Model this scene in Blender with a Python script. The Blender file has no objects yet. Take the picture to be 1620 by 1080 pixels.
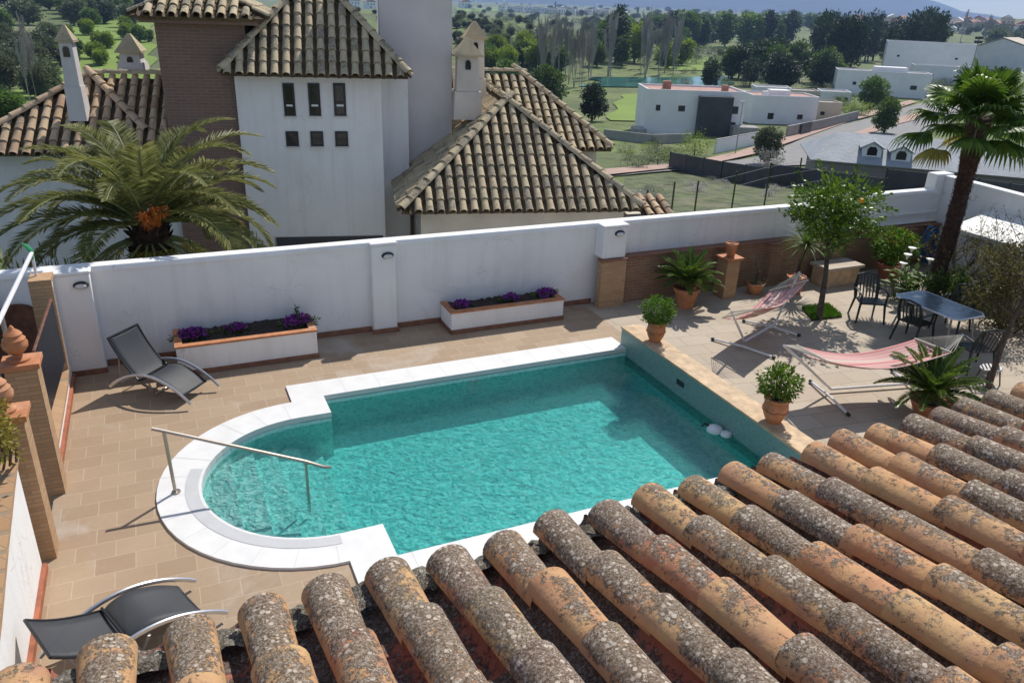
import bpy, math, random
import numpy as np
from mathutils import Vector, Matrix
from mathutils.geometry import tessellate_polygon
from math import pi, sin, cos, radians, sqrt, atan2

S = bpy.context.scene
COL = S.collection
rnd = random.Random(7)

# ---------------------------------------------------------------- camera
YAW, PITCH, ROLL, FPX = radians(24.580), radians(23.559), radians(2.131), 1241.0
_f = Vector((sin(YAW)*cos(PITCH), cos(YAW)*cos(PITCH), -sin(PITCH)))
_r0 = Vector((cos(YAW), -sin(YAW), 0)); _u0 = _r0.cross(_f)
_r = cos(ROLL)*_r0 + sin(ROLL)*_u0; _u = -sin(ROLL)*_r0 + cos(ROLL)*_u0
EYE = Vector((0, 0, 6.0))
cd = bpy.data.cameras.new('camera'); cam = bpy.data.objects.new('camera', cd); COL.objects.link(cam)
cd.sensor_width = 36; cd.lens = 36*FPX/1620; cd.clip_start = 0.05; cd.clip_end = 30000
m = Matrix((_r, _u, -_f)).transposed().to_4x4(); m.translation = EYE; cam.matrix_world = m
S.camera = cam

# ---------------------------------------------------------------- world, sun, exposure
SUNV = Vector((.66, .55, 1.0)).normalized()
W = bpy.data.worlds.new('World'); S.world = W; W.use_nodes = True
nt = W.node_tree; N = nt.nodes; L = nt.links
bg = N['Background']; sky = N.new('ShaderNodeTexSky'); sky.sky_type = 'NISHITA'; sky.sun_disc = False
sky.sun_elevation = math.asin(SUNV.z); sky.sun_rotation = atan2(SUNV.x, SUNV.y)
sky.altitude = 700; sky.air_density = 1.0; sky.dust_density = .1; sky.ozone_density = 3
tcn = N.new('ShaderNodeTexCoord'); mpn = N.new('ShaderNodeMapping'); mpn.inputs['Scale'].default_value = (1, 1, 5)
nz = N.new('ShaderNodeTexNoise'); nz.inputs['Scale'].default_value = 7; nz.inputs['Detail'].default_value = 7
rp = N.new('ShaderNodeValToRGB'); rp.color_ramp.elements[0].position = .5; rp.color_ramp.elements[1].position = .68
mx = N.new('ShaderNodeMix'); mx.data_type = 'RGBA'; mx.inputs[7].default_value = (8, 8.2, 8.6, 1)
L.new(tcn.outputs['Generated'], mpn.inputs[0]); L.new(mpn.outputs[0], nz.inputs[0]); L.new(nz.outputs[0], rp.inputs[0])
L.new(rp.outputs[0], mx.inputs[0]); L.new(sky.outputs[0], mx.inputs[6]); L.new(mx.outputs[2], bg.inputs[0])
bg.inputs[1].default_value = 0.1
sd = bpy.data.lights.new('sun', 'SUN'); sun = bpy.data.objects.new('sun', sd); COL.objects.link(sun)
sd.energy = 4.15; sd.angle = radians(.55); sd.color = (1.0, .95, .87)
sun.rotation_euler = SUNV.to_track_quat('Z', 'Y').to_euler(); sun.location = (0, 0, 60)
S.view_settings.view_transform = 'Standard'; S.view_settings.look = 'None'; S.view_settings.gamma = 1
S.view_settings.use_curve_mapping = False; S.view_settings.exposure = 0.22
S.render.engine = 'CYCLES'
S.cycles.max_bounces = 8; S.cycles.transparent_max_bounces = 12; S.cycles.volume_bounces = 0
S.cycles.sample_clamp_indirect = 4; S.cycles.sample_clamp_direct = 25; S.cycles.caustics_reflective = False; S.cycles.caustics_refractive = False
S.cycles.use_denoising = True

# ---------------------------------------------------------------- pixel rays meet real planes of the place
def ray(x, y): return _f + (x-810)/FPX*_r - (y-540)/FPX*_u
def at(x, y, z=0.0):
    d = ray(x, y); return EYE + d*((z-6.0)/d.z)
def aty(x, y, Y):
    d = ray(x, y); return EYE + d*(Y/d.y)
def atx(x, y, X):
    d = ray(x, y); return EYE + d*(X/d.x)
HT = radians(-13.4); HU = Vector((cos(HT), sin(HT), 0)); HV = Vector((-sin(HT), cos(HT), 0))
def atv(x, y, v):
    d = ray(x, y); P = EYE + d*(v/d.dot(HV)); return Vector((P.dot(HU), P.dot(HV), P.z))
def hw(u, v, z): return HU*u + HV*v + Vector((0, 0, z))
FD = Vector((sin(YAW), cos(YAW), 0)); RD = Vector((cos(YAW), -sin(YAW), 0))

# ---------------------------------------------------------------- tags
def tag(o, label=None, cat=None, group=None, kind=None):
    if label: o['label'] = label
    if cat: o['category'] = cat
    if group: o['group'] = group
    if kind: o['kind'] = kind
    return o
def empty(name, loc=(0, 0, 0), rz=0.0, label=None, cat=None, group=None, scale=None):
    o = bpy.data.objects.new(name, None); COL.objects.link(o); o.location = loc; o.rotation_euler = (0, 0, rz)
    o.empty_display_size = .1
    if scale: o.scale = scale
    return tag(o, label, cat, group)
KIDS = {}
def copy_tree(o, parent=None):
    c = o.copy(); COL.objects.link(c)
    if parent: c.parent = parent; KIDS.setdefault(parent.name, []).append(c)
    for ch in list(KIDS.get(o.name, [])): copy_tree(ch, c)
    return c

# ---------------------------------------------------------------- mesh builder
class MB:
    def __init__(s): s.v = []; s.f = []; s.uv = None
    def add(s, vs, fs):
        n = len(s.v); s.v += [tuple(p) for p in vs]; s.f += [tuple(i+n for i in f) for f in fs]; return s
    def box(s, x0, x1, y0, y1, z0, z1, M=None):
        vs = [Vector((x, y, z)) for z in (z0, z1) for y in (y0, y1) for x in (x0, x1)]
        if M: vs = [M @ p for p in vs]
        return s.add(vs, [(0, 2, 3, 1), (4, 5, 7, 6), (0, 1, 5, 4), (2, 6, 7, 3), (0, 4, 6, 2), (1, 3, 7, 5)])
    def quad(s, *p): return s.add(p, [tuple(range(len(p)))])
    def prism(s, pts, z0, z1):
        n = len(pts); vs = [(p[0], p[1], z0) for p in pts] + [(p[0], p[1], z1) for p in pts]
        return s.add(vs, [tuple(range(n-1, -1, -1)), tuple(range(n, 2*n))] + [(i, (i+1) % n, (i+1) % n+n, i+n) for i in range(n)])
    def extr(s, pts, off):
        # polygon of 3D points extruded by the vector off
        n = len(pts); off = Vector(off); vs = [Vector(p) for p in pts] + [Vector(p)+off for p in pts]
        return s.add(vs, [tuple(range(n-1, -1, -1)), tuple(range(n, 2*n))] + [(i, (i+1) % n, (i+1) % n+n, i+n) for i in range(n)])
    def tube(s, path, rad, n=8, caps=True, flat=1.0):
        P = [Vector(p) for p in path]; R = rad if hasattr(rad, '__len__') else [rad]*len(P)
        rings = []; up = None
        for i, p in enumerate(P):
            t = (P[min(i+1, len(P)-1)] - P[max(i-1, 0)])
            t = t.normalized() if t.length > 1e-9 else Vector((0, 0, 1))
            if up is None:
                up = Vector((0, 0, 1)) if abs(t.z) < .9 else Vector((0, 1, 0))
            a = t.cross(up)
            if a.length < 1e-6: a = t.cross(Vector((1, 0, 0)))
            a.normalize(); b = a.cross(t).normalized(); up = b
            rings.append([p + (a*cos(2*pi*k/n) + b*sin(2*pi*k/n)*flat)*R[i] for k in range(n)])
        vs = [q for r_ in rings for q in r_]; fs = []
        for i in range(len(P)-1):
            for k in range(n):
                k2 = (k+1) % n; fs.append((i*n+k, i*n+k2, (i+1)*n+k2, (i+1)*n+k))
        if caps: fs += [tuple(range(n-1, -1, -1)), tuple(range((len(P)-1)*n, len(P)*n))]
        return s.add(vs, fs)
    def lathe(s, prof, n=24, c=(0, 0, 0)):
        vs = []; fs = []
        for (r_, z) in prof:
            for k in range(n): a = 2*pi*k/n; vs.append((c[0]+r_*cos(a), c[1]+r_*sin(a), c[2]+z))
        for i in range(len(prof)-1):
            for k in range(n):
                k2 = (k+1) % n; fs.append((i*n+k, i*n+k2, (i+1)*n+k2, (i+1)*n+k))
        fs += [tuple(range(n-1, -1, -1)), tuple(range((len(prof)-1)*n, len(prof)*n))]
        return s.add(vs, fs)
    def build(s, name, mat, parent=None, smooth=False, loc=None, bevel=0, thick=0, angle=40, sub=0):
        me = bpy.data.meshes.new(name); me.from_pydata(s.v, [], s.f); me.update()
        if mat: me.materials.append(mat)
        o = bpy.data.objects.new(name, me); COL.objects.link(o)
        if parent: o.parent = parent; KIDS.setdefault(parent.name, []).append(o)
        if loc is not None: o.location = loc
        if smooth:
            me.shade_smooth()
            try: me.set_sharp_from_angle(angle=radians(angle))
            except Exception: pass
        if thick:
            md = o.modifiers.new('thick', 'SOLIDIFY'); md.thickness = thick; md.offset = 0
        if bevel:
            md = o.modifiers.new('bevel', 'BEVEL'); md.width = bevel; md.segments = 2; md.limit_method = 'ANGLE'
        if sub:
            md = o.modifiers.new('sub', 'SUBSURF'); md.levels = sub; md.render_levels = sub
        return o

# ---------------------------------------------------------------- materials
def mat_new(name):
    mt = bpy.data.materials.new(name); mt.use_nodes = True; nt = mt.node_tree
    return mt, nt, nt.nodes, nt.links, nt.nodes['Principled BSDF']
def nnode(nt, typ, **kw):
    n = nt.nodes.new(typ)
    for k, v in kw.items():
        if k.startswith('i_'):
            key = k[2:]; key = int(key) if key.isdigit() else key.replace('_', ' ')
            n.inputs[key].default_value = v
        else: setattr(n, k, v)
    return n
def noise(nt, vec, scale, detail=4, rough=.55, dist=0):
    n = nnode(nt, 'ShaderNodeTexNoise'); n.inputs['Scale'].default_value = scale; n.inputs['Detail'].default_value = detail
    n.inputs['Roughness'].default_value = rough; n.inputs['Distortion'].default_value = dist
    if vec is not None: nt.links.new(vec, n.inputs['Vector'])
    return n.outputs[0]
def ramp(nt, fac, stops, const=False):
    n = nnode(nt, 'ShaderNodeValToRGB'); cr = n.color_ramp
    if const: cr.interpolation = 'CONSTANT'
    while len(cr.elements) < len(stops): cr.elements.new(.5)
    for e, (p, c) in zip(cr.elements, stops):
        e.position = p; e.color = (c if hasattr(c, '__len__') else (c, c, c)) + ((1,) if not hasattr(c, '__len__') or len(c) == 3 else ())
    nt.links.new(fac, n.inputs[0]); return n.outputs[0]
def mixc(nt, fac, a, b, mode='MIX'):
    n = nnode(nt, 'ShaderNodeMix', data_type='RGBA', blend_type=mode)
    for sock, v in ((n.inputs[0], fac), (n.inputs[6], a), (n.inputs[7], b)):
        if hasattr(v, 'is_output') or isinstance(v, bpy.types.NodeSocket): nt.links.new(v, sock)
        elif hasattr(v, '__len__'): sock.default_value = tuple(v)[:3]+(1,)
        else: sock.default_value = v
    return n.outputs[2]
def math_(nt, op, a, b=0.0, c=None, clamp=False):
    n = nnode(nt, 'ShaderNodeMath', operation=op, use_clamp=clamp)
    for i, v in enumerate((a, b, c)):
        if v is None: continue
        if isinstance(v, bpy.types.NodeSocket): nt.links.new(v, n.inputs[i])
        else: n.inputs[i].default_value = v
    return n.outputs[0]
def bump(nt, h, strength=.3, dist=.01, normal=None):
    n = nnode(nt, 'ShaderNodeBump'); n.inputs['Strength'].default_value = strength; n.inputs['Distance'].default_value = dist
    nt.links.new(h, n.inputs['Height'])
    if normal: nt.links.new(normal, n.inputs['Normal'])
    return n.outputs[0]
def coord(nt, which='Position'):
    if which == 'Position': return nnode(nt, 'ShaderNodeNewGeometry').outputs['Position']
    return nnode(nt, 'ShaderNodeTexCoord').outputs[which]
def mapping(nt, vec, scale=(1, 1, 1), rot=(0, 0, 0), loc=(0, 0, 0)):
    n = nnode(nt, 'ShaderNodeMapping'); n.inputs['Scale'].default_value = scale; n.inputs['Rotation'].default_value = rot
    n.inputs['Location'].default_value = loc; nt.links.new(vec, n.inputs[0]); return n.outputs[0]
def island(nt): return nnode(nt, 'ShaderNodeNewGeometry').outputs['Random Per Island']

def simple(name, col, rough=.6, var=.12, scale=8, metal=0, bmp=.15, bdist=.004, bscale=60, spec=None, stain=None, stain_amt=.5):
    mt, nt, N, L, P = mat_new(name); p = coord(nt)
    f = noise(nt, p, scale, 5)
    dark = tuple(c*(1-var*1.6) for c in col); lite = tuple(min(1, c*(1+var)) for c in col)
    c = ramp(nt, f, [(.3, dark), (.7, lite)])
    if stain:
        f2 = ramp(nt, noise(nt, p, scale*.35, 6, .65), [(.5, 0.0), (.68, stain_amt)])
        c = mixc(nt, f2, c, stain)
    L.new(c, P.inputs['Base Color']); P.inputs['Roughness'].default_value = rough; P.inputs['Metallic'].default_value = metal
    if spec is not None: P.inputs['Specular IOR Level'].default_value = spec
    if bmp: L.new(bump(nt, noise(nt, p, bscale, 4), bmp, bdist), P.inputs['Normal'])
    return mt

M = {}
def plastermat(name, col, dirt, amt):
    mt, nt, N, L, P = mat_new(name); p = coord(nt)
    c = ramp(nt, noise(nt, p, 1.1, 6, .6), [(.3, tuple(x*.94 for x in col)), (.7, col)])
    st = ramp(nt, noise(nt, mapping(nt, p, scale=(5, 5, .35)), 1.0, 6, .65), [(.5, 0.0), (.74, amt)])
    c = mixc(nt, st, c, dirt)
    c = mixc(nt, ramp(nt, noise(nt, p, .55, 7, .7, .6), [(.52, 0.0), (.66, amt*.8)]), c, tuple(x*1.05 for x in dirt))
    vo = nnode(nt, 'ShaderNodeTexVoronoi', feature='DISTANCE_TO_EDGE'); vo.inputs['Scale'].default_value = .9
    dm = nnode(nt, 'ShaderNodeVectorMath', operation='MULTIPLY_ADD'); nn = nnode(nt, 'ShaderNodeTexNoise'); nn.inputs['Scale'].default_value = 2.5; nn.inputs['Detail'].default_value = 6; L.new(p, nn.inputs['Vector'])
    L.new(nn.outputs['Color'], dm.inputs[0]); dm.inputs[1].default_value = (.8, .8, .8); L.new(p, dm.inputs[2]); L.new(dm.outputs[0], vo.inputs['Vector'])
    ck = math_(nt, 'MULTIPLY', ramp(nt, vo.outputs['Distance'], [(0, .5), (.006, 0.0)]), ramp(nt, noise(nt, p, .8, 3), [(.52, 0.0), (.6, 1.0)]))
    c = mixc(nt, ck, c, tuple(x*.6 for x in dirt))
    L.new(c, P.inputs['Base Color']); P.inputs['Roughness'].default_value = .87
    h = math_(nt, 'ADD', noise(nt, p, 38, 4), math_(nt, 'MULTIPLY', noise(nt, p, 3.5, 3), 1.6))
    L.new(bump(nt, h, .35, .008), P.inputs['Normal']); return mt
M['plaster'] = plastermat('white_plaster', (.86, .85, .835), (.58, .55, .5), .32)
M['plaster_cream'] = simple('cream_plaster', (.66, .6, .52), .85, .08, 1.5, stain=(.4, .36, .3), stain_amt=.35, bmp=.3, bdist=.006, bscale=30)
M['plaster_grey'] = simple('weathered_plaster', (.66, .62, .6), .9, .06, .8, stain=(.42, .38, .35), stain_amt=.45, bmp=.3, bdist=.006, bscale=30)
M['coping'] = simple('white_stone', (.73, .72, .70), .6, .04, 4, stain=(.62, .6, .55), stain_amt=.3, bmp=.15, bdist=.002, bscale=90)
M['greystone'] = simple('grey_white_stone', (.56, .56, .56), .35, .04, 5)
M['beigestone'] = simple('beige_stone', (.6, .42, .25), .7, .2, 5, stain=(.35, .25, .16), stain_amt=.5)
M['skirting'] = simple('clay_skirting', (.24, .11, .065), .6, .2, 6)
M['clay'] = simple('terracotta', (.5, .2, .085), .75, .18, 7, stain=(.62, .4, .26), stain_amt=.45, bscale=50)
M['clay_dark'] = simple('dark_terracotta', (.36, .12, .06), .75, .2, 7)
M['soil'] = simple('potting_soil', (.045, .03, .022), .95, .3, 30, bmp=.8, bdist=.02)
M['alu'] = simple('brushed_aluminium', (.62, .64, .68), .32, .04, 20, metal=.85, bmp=.05)
M['steel'] = simple('steel_rail', (.42, .37, .32), .35, .08, 20, metal=.9, bmp=.05)
M['white_metal'] = simple('white_metal', (.75, .75, .77), .4, .08, 12)
M['grey_metal'] = simple('grey_metal', (.36, .34, .33), .45, .1, 12, metal=.4)
M['black'] = simple('black_plastic', (.018, .018, .02), .4, .2, 12)
M['darkgrey'] = simple('dark_grey_panel', (.05, .052, .06), .6, .2, .6)
M['chair'] = simple('dark_green_resin', (.016, .022, .02), .38, .2, 12)
M['wood_dark'] = simple('brown_door_wood', (.16, .06, .03), .6, .3, 9)
M['glass_dark'] = simple('dark_window_glass', (.012, .014, .018), .08, .2, 3, bmp=0)
M['frame_black'] = simple('black_window_frame', (.015, .015, .017), .45, .1, 5)
M['blue'] = simple('blue_hose_plastic', (.01, .12, .3), .4, .15, 10)
M['white_plastic'] = simple('white_plastic', (.8, .8, .8), .35, .04, 10)
M['orange_peel'] = simple('orange_peel', (.85, .28, .02), .5, .1, 20)
M['bark'] = simple('grey_brown_bark', (.1, .075, .055), .9, .35, 14, bmp=.8, bdist=.02, bscale=30)
M['palmbark'] = simple('shaggy_palm_fibre', (.075, .04, .026), .95, .4, 16, bmp=1, bdist=.03, bscale=25)
M['rope'] = simple('cream_rope', (.6, .55, .45), .8, .1, 30)
M['flower_purple'] = simple('purple_petals', (.24, .03, .3), .6, .4, 40)
M['flower_white'] = simple('white_petals', (.8, .8, .75), .6, .05, 40)
M['flower_orange'] = simple('orange_date_stalks', (.62, .17, .02), .6, .35, 20)
M['asphalt'] = simple('asphalt', (.24, .23, .22), .9, .1, .4)
M['pavement'] = simple('pinkish_pavement', (.42, .28, .22), .9, .1, .5)
M['concrete'] = simple('concrete', (.34, .33, .31), .9, .15, .5)
M['white_house'] = simple('far_white_render', (.84, .83, .84), .85, .04, .3)
M['cream_house'] = simple('far_cream_render', (.6, .52, .4), .85, .08, .3)
M['far_roof'] = simple('far_clay_roof', (.4, .2, .14), .85, .2, .5)
M['pinkroof'] = simple('pink_roof_terrace', (.45, .25, .2), .85, .15, .5)
M['rubber'] = simple('green_cloth', (.04, .4, .16), .7, .1, 10)

def leafmat(name, c1, c2, transl=.35, rough=.55, vscale=None):
    mt, nt, N, L, P = mat_new(name)
    isl = island(nt); oi = nnode(nt, 'ShaderNodeObjectInfo').outputs['Random']
    c = ramp(nt, isl, [(0, c1), (1, c2)])
    k = math_(nt, 'MULTIPLY_ADD', oi, .5, .75)
    hs = nnode(nt, 'ShaderNodeHueSaturation'); L.new(c, hs.inputs['Color']); L.new(k, hs.inputs['Value'])
    c = hs.outputs[0]
    L.new(c, P.inputs['Base Color']); P.inputs['Roughness'].default_value = rough
    P.inputs['Specular IOR Level'].default_value = .35
    tr = nnode(nt, 'ShaderNodeBsdfTranslucent'); L.new(c, tr.inputs[0])
    ms = nnode(nt, 'ShaderNodeMixShader'); ms.inputs[0].default_value = transl
    L.new(P.outputs[0], ms.inputs[1]); L.new(tr.outputs[0], ms.inputs[2]); L.new(ms.outputs[0], N['Material Output'].inputs[0])
    return mt
M['lf_mid'] = leafmat('mid_green_leaves', (.055, .11, .02), (.16, .25, .04))
M['lf_dark'] = leafmat('dark_evergreen_leaves', (.02, .04, .015), (.05, .085, .028), .2)
M['lf_olive'] = leafmat('olive_leaves', (.085, .11, .05), (.19, .22, .11), .25)
M['lf_bright'] = leafmat('spring_green_leaves', (.13, .2, .015), (.26, .34, .03), .45)
M['lf_citrus'] = leafmat('citrus_leaves', (.035, .09, .008), (.16, .25, .02), .35, .35)
M['lf_box'] = leafmat('boxwood_leaves', (.03, .09, .008), (.16, .3, .015), .4)
M['lf_palm'] = leafmat('date_palm_leaflets', (.15, .17, .04), (.4, .4, .14), .38, .55)
M['lf_fan'] = leafmat('fan_palm_leaves', (.035, .09, .01), (.14, .23, .025), .45, .4)
M['lf_sago'] = leafmat('sago_leaflets', (.04, .095, .012), (.17, .24, .035), .35, .35)
M['lf_dry'] = leafmat('yellowing_leaves', (.2, .16, .02), (.35, .3, .05), .4)
M['lf_brush'] = leafmat('brownish_olive_leaves', (.07, .06, .02), (.2, .18, .05), .35)
M['lf_grey'] = leafmat('bare_grey_twigs', (.3, .28, .25), (.46, .43, .4), .1)
M['grass_blade'] = leafmat('grass_blades', (.04, .12, .01), (.12, .25, .02), .4)
M['rachis'] = simple('palm_midrib', (.22, .26, .09), .5, .2, 10)
M['drytip'] = simple('dry_frond', (.45, .38, .24), .8, .2, 10)
HAZE = 0.00013
# ---- patio and terrace paving
def paving(name, col, alt, grout, bw, bh, rot, mortar=.006, squash=.5, stain=(.3, .22, .15), white=None):
    mt, nt, N, L, P = mat_new(name); p = coord(nt); q = mapping(nt, p, rot=(0, 0, rot))
    b = nnode(nt, 'ShaderNodeTexBrick'); L.new(q, b.inputs['Vector'])
    b.inputs['Scale'].default_value = 1; b.inputs['Brick Width'].default_value = bw; b.inputs['Row Height'].default_value = bh
    b.inputs['Mortar Size'].default_value = mortar; b.inputs['Mortar Smooth'].default_value = .3; b.offset = squash
    b.inputs['Color1'].default_value = col+(1,); b.inputs['Color2'].default_value = alt+(1,); b.inputs['Mortar'].default_value = grout+(1,)
    c = mixc(nt, ramp(nt, noise(nt, p, .9, 6, .6), [(.35, 0.0), (.75, .38)]), b.outputs[0], stain)
    c = mixc(nt, ramp(nt, noise(nt, p, 14, 5, .7), [(.4, 0.0), (.8, .25)]), c, tuple(x*.6 for x in col))
    if white:
        c = mixc(nt, ramp(nt, noise(nt, mapping(nt, p, loc=(3.3, 1.2, 0)), .55, 5, .6, .5), [(.56, 0.0), (.66, .55)]), c, white)
    L.new(c, P.inputs['Base Color']); P.inputs['Roughness'].default_value = .75
    h = math_(nt, 'SUBTRACT', noise(nt, p, 30, 4), b.outputs['Fac'])
    L.new(bump(nt, h, .35, .004), P.inputs['Normal']); return mt
M['patio'] = paving('tan_patio_tiles', (.42, .305, .2), (.345, .24, .15), (.47, .36, .25), .42, .3, 0, mortar=.008, stain=(.27, .18, .11), white=(.5, .43, .37))
M['terrace'] = paving('pale_stone_paving', (.5, .415, .32), (.44, .355, .26), (.3, .24, .18), .62, .42, .12, mortar=.009, stain=(.28, .22, .16))
M['brickwall'] = None
def brickmat(name, c1, c2, mo, axis='xz', bw=.24, bh=.07, ms=.008, stain=None):
    mt, nt, N, L, P = mat_new(name); p = coord(nt)
    sp = nnode(nt, 'ShaderNodeSeparateXYZ'); L.new(p, sp.inputs[0]); cb = nnode(nt, 'ShaderNodeCombineXYZ')
    s = math_(nt, 'ADD', sp.outputs[0], sp.outputs[1]); L.new(s, cb.inputs[0]); L.new(sp.outputs[2], cb.inputs[1])
    b = nnode(nt, 'ShaderNodeTexBrick'); L.new(cb.outputs[0], b.inputs['Vector'])
    b.inputs['Scale'].default_value = 1; b.inputs['Brick Width'].default_value = bw; b.inputs['Row Height'].default_value = bh
    b.inputs['Mortar Size'].default_value = ms; b.inputs['Mortar Smooth'].default_value = .3
    b.inputs['Color1'].default_value = c1+(1,); b.inputs['Color2'].default_value = c2+(1,); b.inputs['Mortar'].default_value = mo+(1,)
    c = b.outputs[0]
    if stain: c = mixc(nt, ramp(nt, noise(nt, p, 1.6, 6, .6), [(.4, 0.0), (.7, .6)]), c, stain)
    L.new(c, P.inputs['Base Color']); P.inputs['Roughness'].default_value = .85
    h = math_(nt, 'SUBTRACT', math_(nt, 'MULTIPLY', noise(nt, p, 40, 4), .5), b.outputs['Fac'])
    L.new(bump(nt, h, .6, .006), P.inputs['Normal']); return mt
M['brick'] = brickmat('brown_brick', (.26, .14, .08), (.33, .19, .11), (.34, .25, .17), stain=(.2, .12, .08))
M['brick_pillar'] = brickmat('thin_sandy_brick', (.42, .24, .12), (.5, .31, .17), (.34, .24, .15), bh=.055)
M['brick_tower'] = brickmat('dark_tower_brick', (.25, .155, .115), (.21, .13, .1), (.29, .22, .18), bh=.075, stain=(.22, .14, .11))
M['block'] = brickmat('grey_block_wall', (.3, .27, .25), (.25, .22, .2), (.36, .33, .3), bw=1.2, bh=.5, ms=.02)

# ---- mosaic and water
mt, nt, N, L, P = mat_new('pool_mosaic'); p = coord(nt)
vo = nnode(nt, 'ShaderNodeTexVoronoi'); vo.distance = 'CHEBYCHEV'; vo.inputs['Scale'].default_value = 22; vo.inputs['Randomness'].default_value = .25; L.new(p, vo.inputs['Vector'])
c = ramp(nt, nnode(nt, 'ShaderNodeSeparateColor').outputs[0], [(0, 0), (1, 1)])
sc = nnode(nt, 'ShaderNodeSeparateColor'); L.new(vo.outputs['Color'], sc.inputs[0])
c = ramp(nt, sc.outputs[0], [(0, (.36, .74, .71)), (.5, (.46, .82, .78)), (1, (.56, .88, .84))])
c = mixc(nt, ramp(nt, vo.outputs['Distance'], [(.38, 0.0), (.48, .5)]), c, (.5, .68, .62))
L.new(c, P.inputs['Base Color']); P.inputs['Roughness'].default_value = .35; M['mosaic'] = mt
M['mosaic_shaded'] = simple('shaded_green_mosaic', (.2, .33, .3), .45, .15, 40, stain=(.2, .26, .23), stain_amt=.4)  # darker copy of the pool mosaic, the parapet's shade put into its colour

mt, nt, N, L, P = mat_new('pool_water'); N.remove(P); p = coord(nt)
w1 = noise(nt, mapping(nt, p, scale=(1, 1.15, 1), rot=(0, 0, .5)), 5.5, 3, .55, .8)
w2 = noise(nt, mapping(nt, p, scale=(1.2, 1, 1), rot=(0, 0, -.6)), 17, 3, .6, .5)
h = math_(nt, 'ADD', w1, math_(nt, 'MULTIPLY', w2, .35))
nrm = bump(nt, h, .8, .055)
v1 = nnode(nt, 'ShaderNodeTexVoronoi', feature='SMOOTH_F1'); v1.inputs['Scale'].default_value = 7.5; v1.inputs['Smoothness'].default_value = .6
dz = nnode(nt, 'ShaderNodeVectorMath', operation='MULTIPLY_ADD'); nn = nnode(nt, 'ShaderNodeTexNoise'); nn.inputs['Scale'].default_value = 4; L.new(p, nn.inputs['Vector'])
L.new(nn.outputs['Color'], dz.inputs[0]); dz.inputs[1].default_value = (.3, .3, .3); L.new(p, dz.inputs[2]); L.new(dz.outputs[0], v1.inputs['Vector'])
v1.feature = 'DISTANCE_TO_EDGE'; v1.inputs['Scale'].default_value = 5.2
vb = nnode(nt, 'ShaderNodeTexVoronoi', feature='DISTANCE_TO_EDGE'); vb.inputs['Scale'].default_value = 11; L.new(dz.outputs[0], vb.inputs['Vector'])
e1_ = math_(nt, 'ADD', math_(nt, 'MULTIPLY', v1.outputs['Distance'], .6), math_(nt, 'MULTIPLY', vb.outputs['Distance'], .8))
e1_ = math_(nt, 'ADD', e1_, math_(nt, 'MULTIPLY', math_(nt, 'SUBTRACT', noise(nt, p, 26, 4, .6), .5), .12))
ca = ramp(nt, e1_, [(.0, (1.0, 1.0, 1.0)), (.07, (1.0, 1.0, 1.0)), (.15, (.9, .99, .99)), (.27, (.52, .75, .75))])  # caustic light lines painted into the water's transmission colour
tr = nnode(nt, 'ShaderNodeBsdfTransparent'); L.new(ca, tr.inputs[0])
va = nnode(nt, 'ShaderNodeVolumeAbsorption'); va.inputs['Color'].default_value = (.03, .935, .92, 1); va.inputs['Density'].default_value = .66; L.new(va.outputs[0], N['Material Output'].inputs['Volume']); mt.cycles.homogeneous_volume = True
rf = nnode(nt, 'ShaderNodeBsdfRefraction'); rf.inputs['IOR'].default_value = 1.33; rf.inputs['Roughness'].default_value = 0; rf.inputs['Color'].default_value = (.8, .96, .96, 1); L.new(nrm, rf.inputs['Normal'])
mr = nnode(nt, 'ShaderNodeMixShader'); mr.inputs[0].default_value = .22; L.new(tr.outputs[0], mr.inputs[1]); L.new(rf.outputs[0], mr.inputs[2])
gl = nnode(nt, 'ShaderNodeBsdfGlossy'); gl.inputs['Roughness'].default_value = .04; L.new(nrm, gl.inputs['Normal'])
fr = nnode(nt, 'ShaderNodeFresnel'); fr.inputs['IOR'].default_value = 1.33; L.new(nrm, fr.inputs['Normal'])
ms = nnode(nt, 'ShaderNodeMixShader'); L.new(fr.outputs[0], ms.inputs[0]); L.new(mr.outputs[0], ms.inputs[1]); L.new(gl.outputs[0], ms.inputs[2])
L.new(ms.outputs[0], N['Material Output'].inputs[0]); M['water'] = mt

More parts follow.
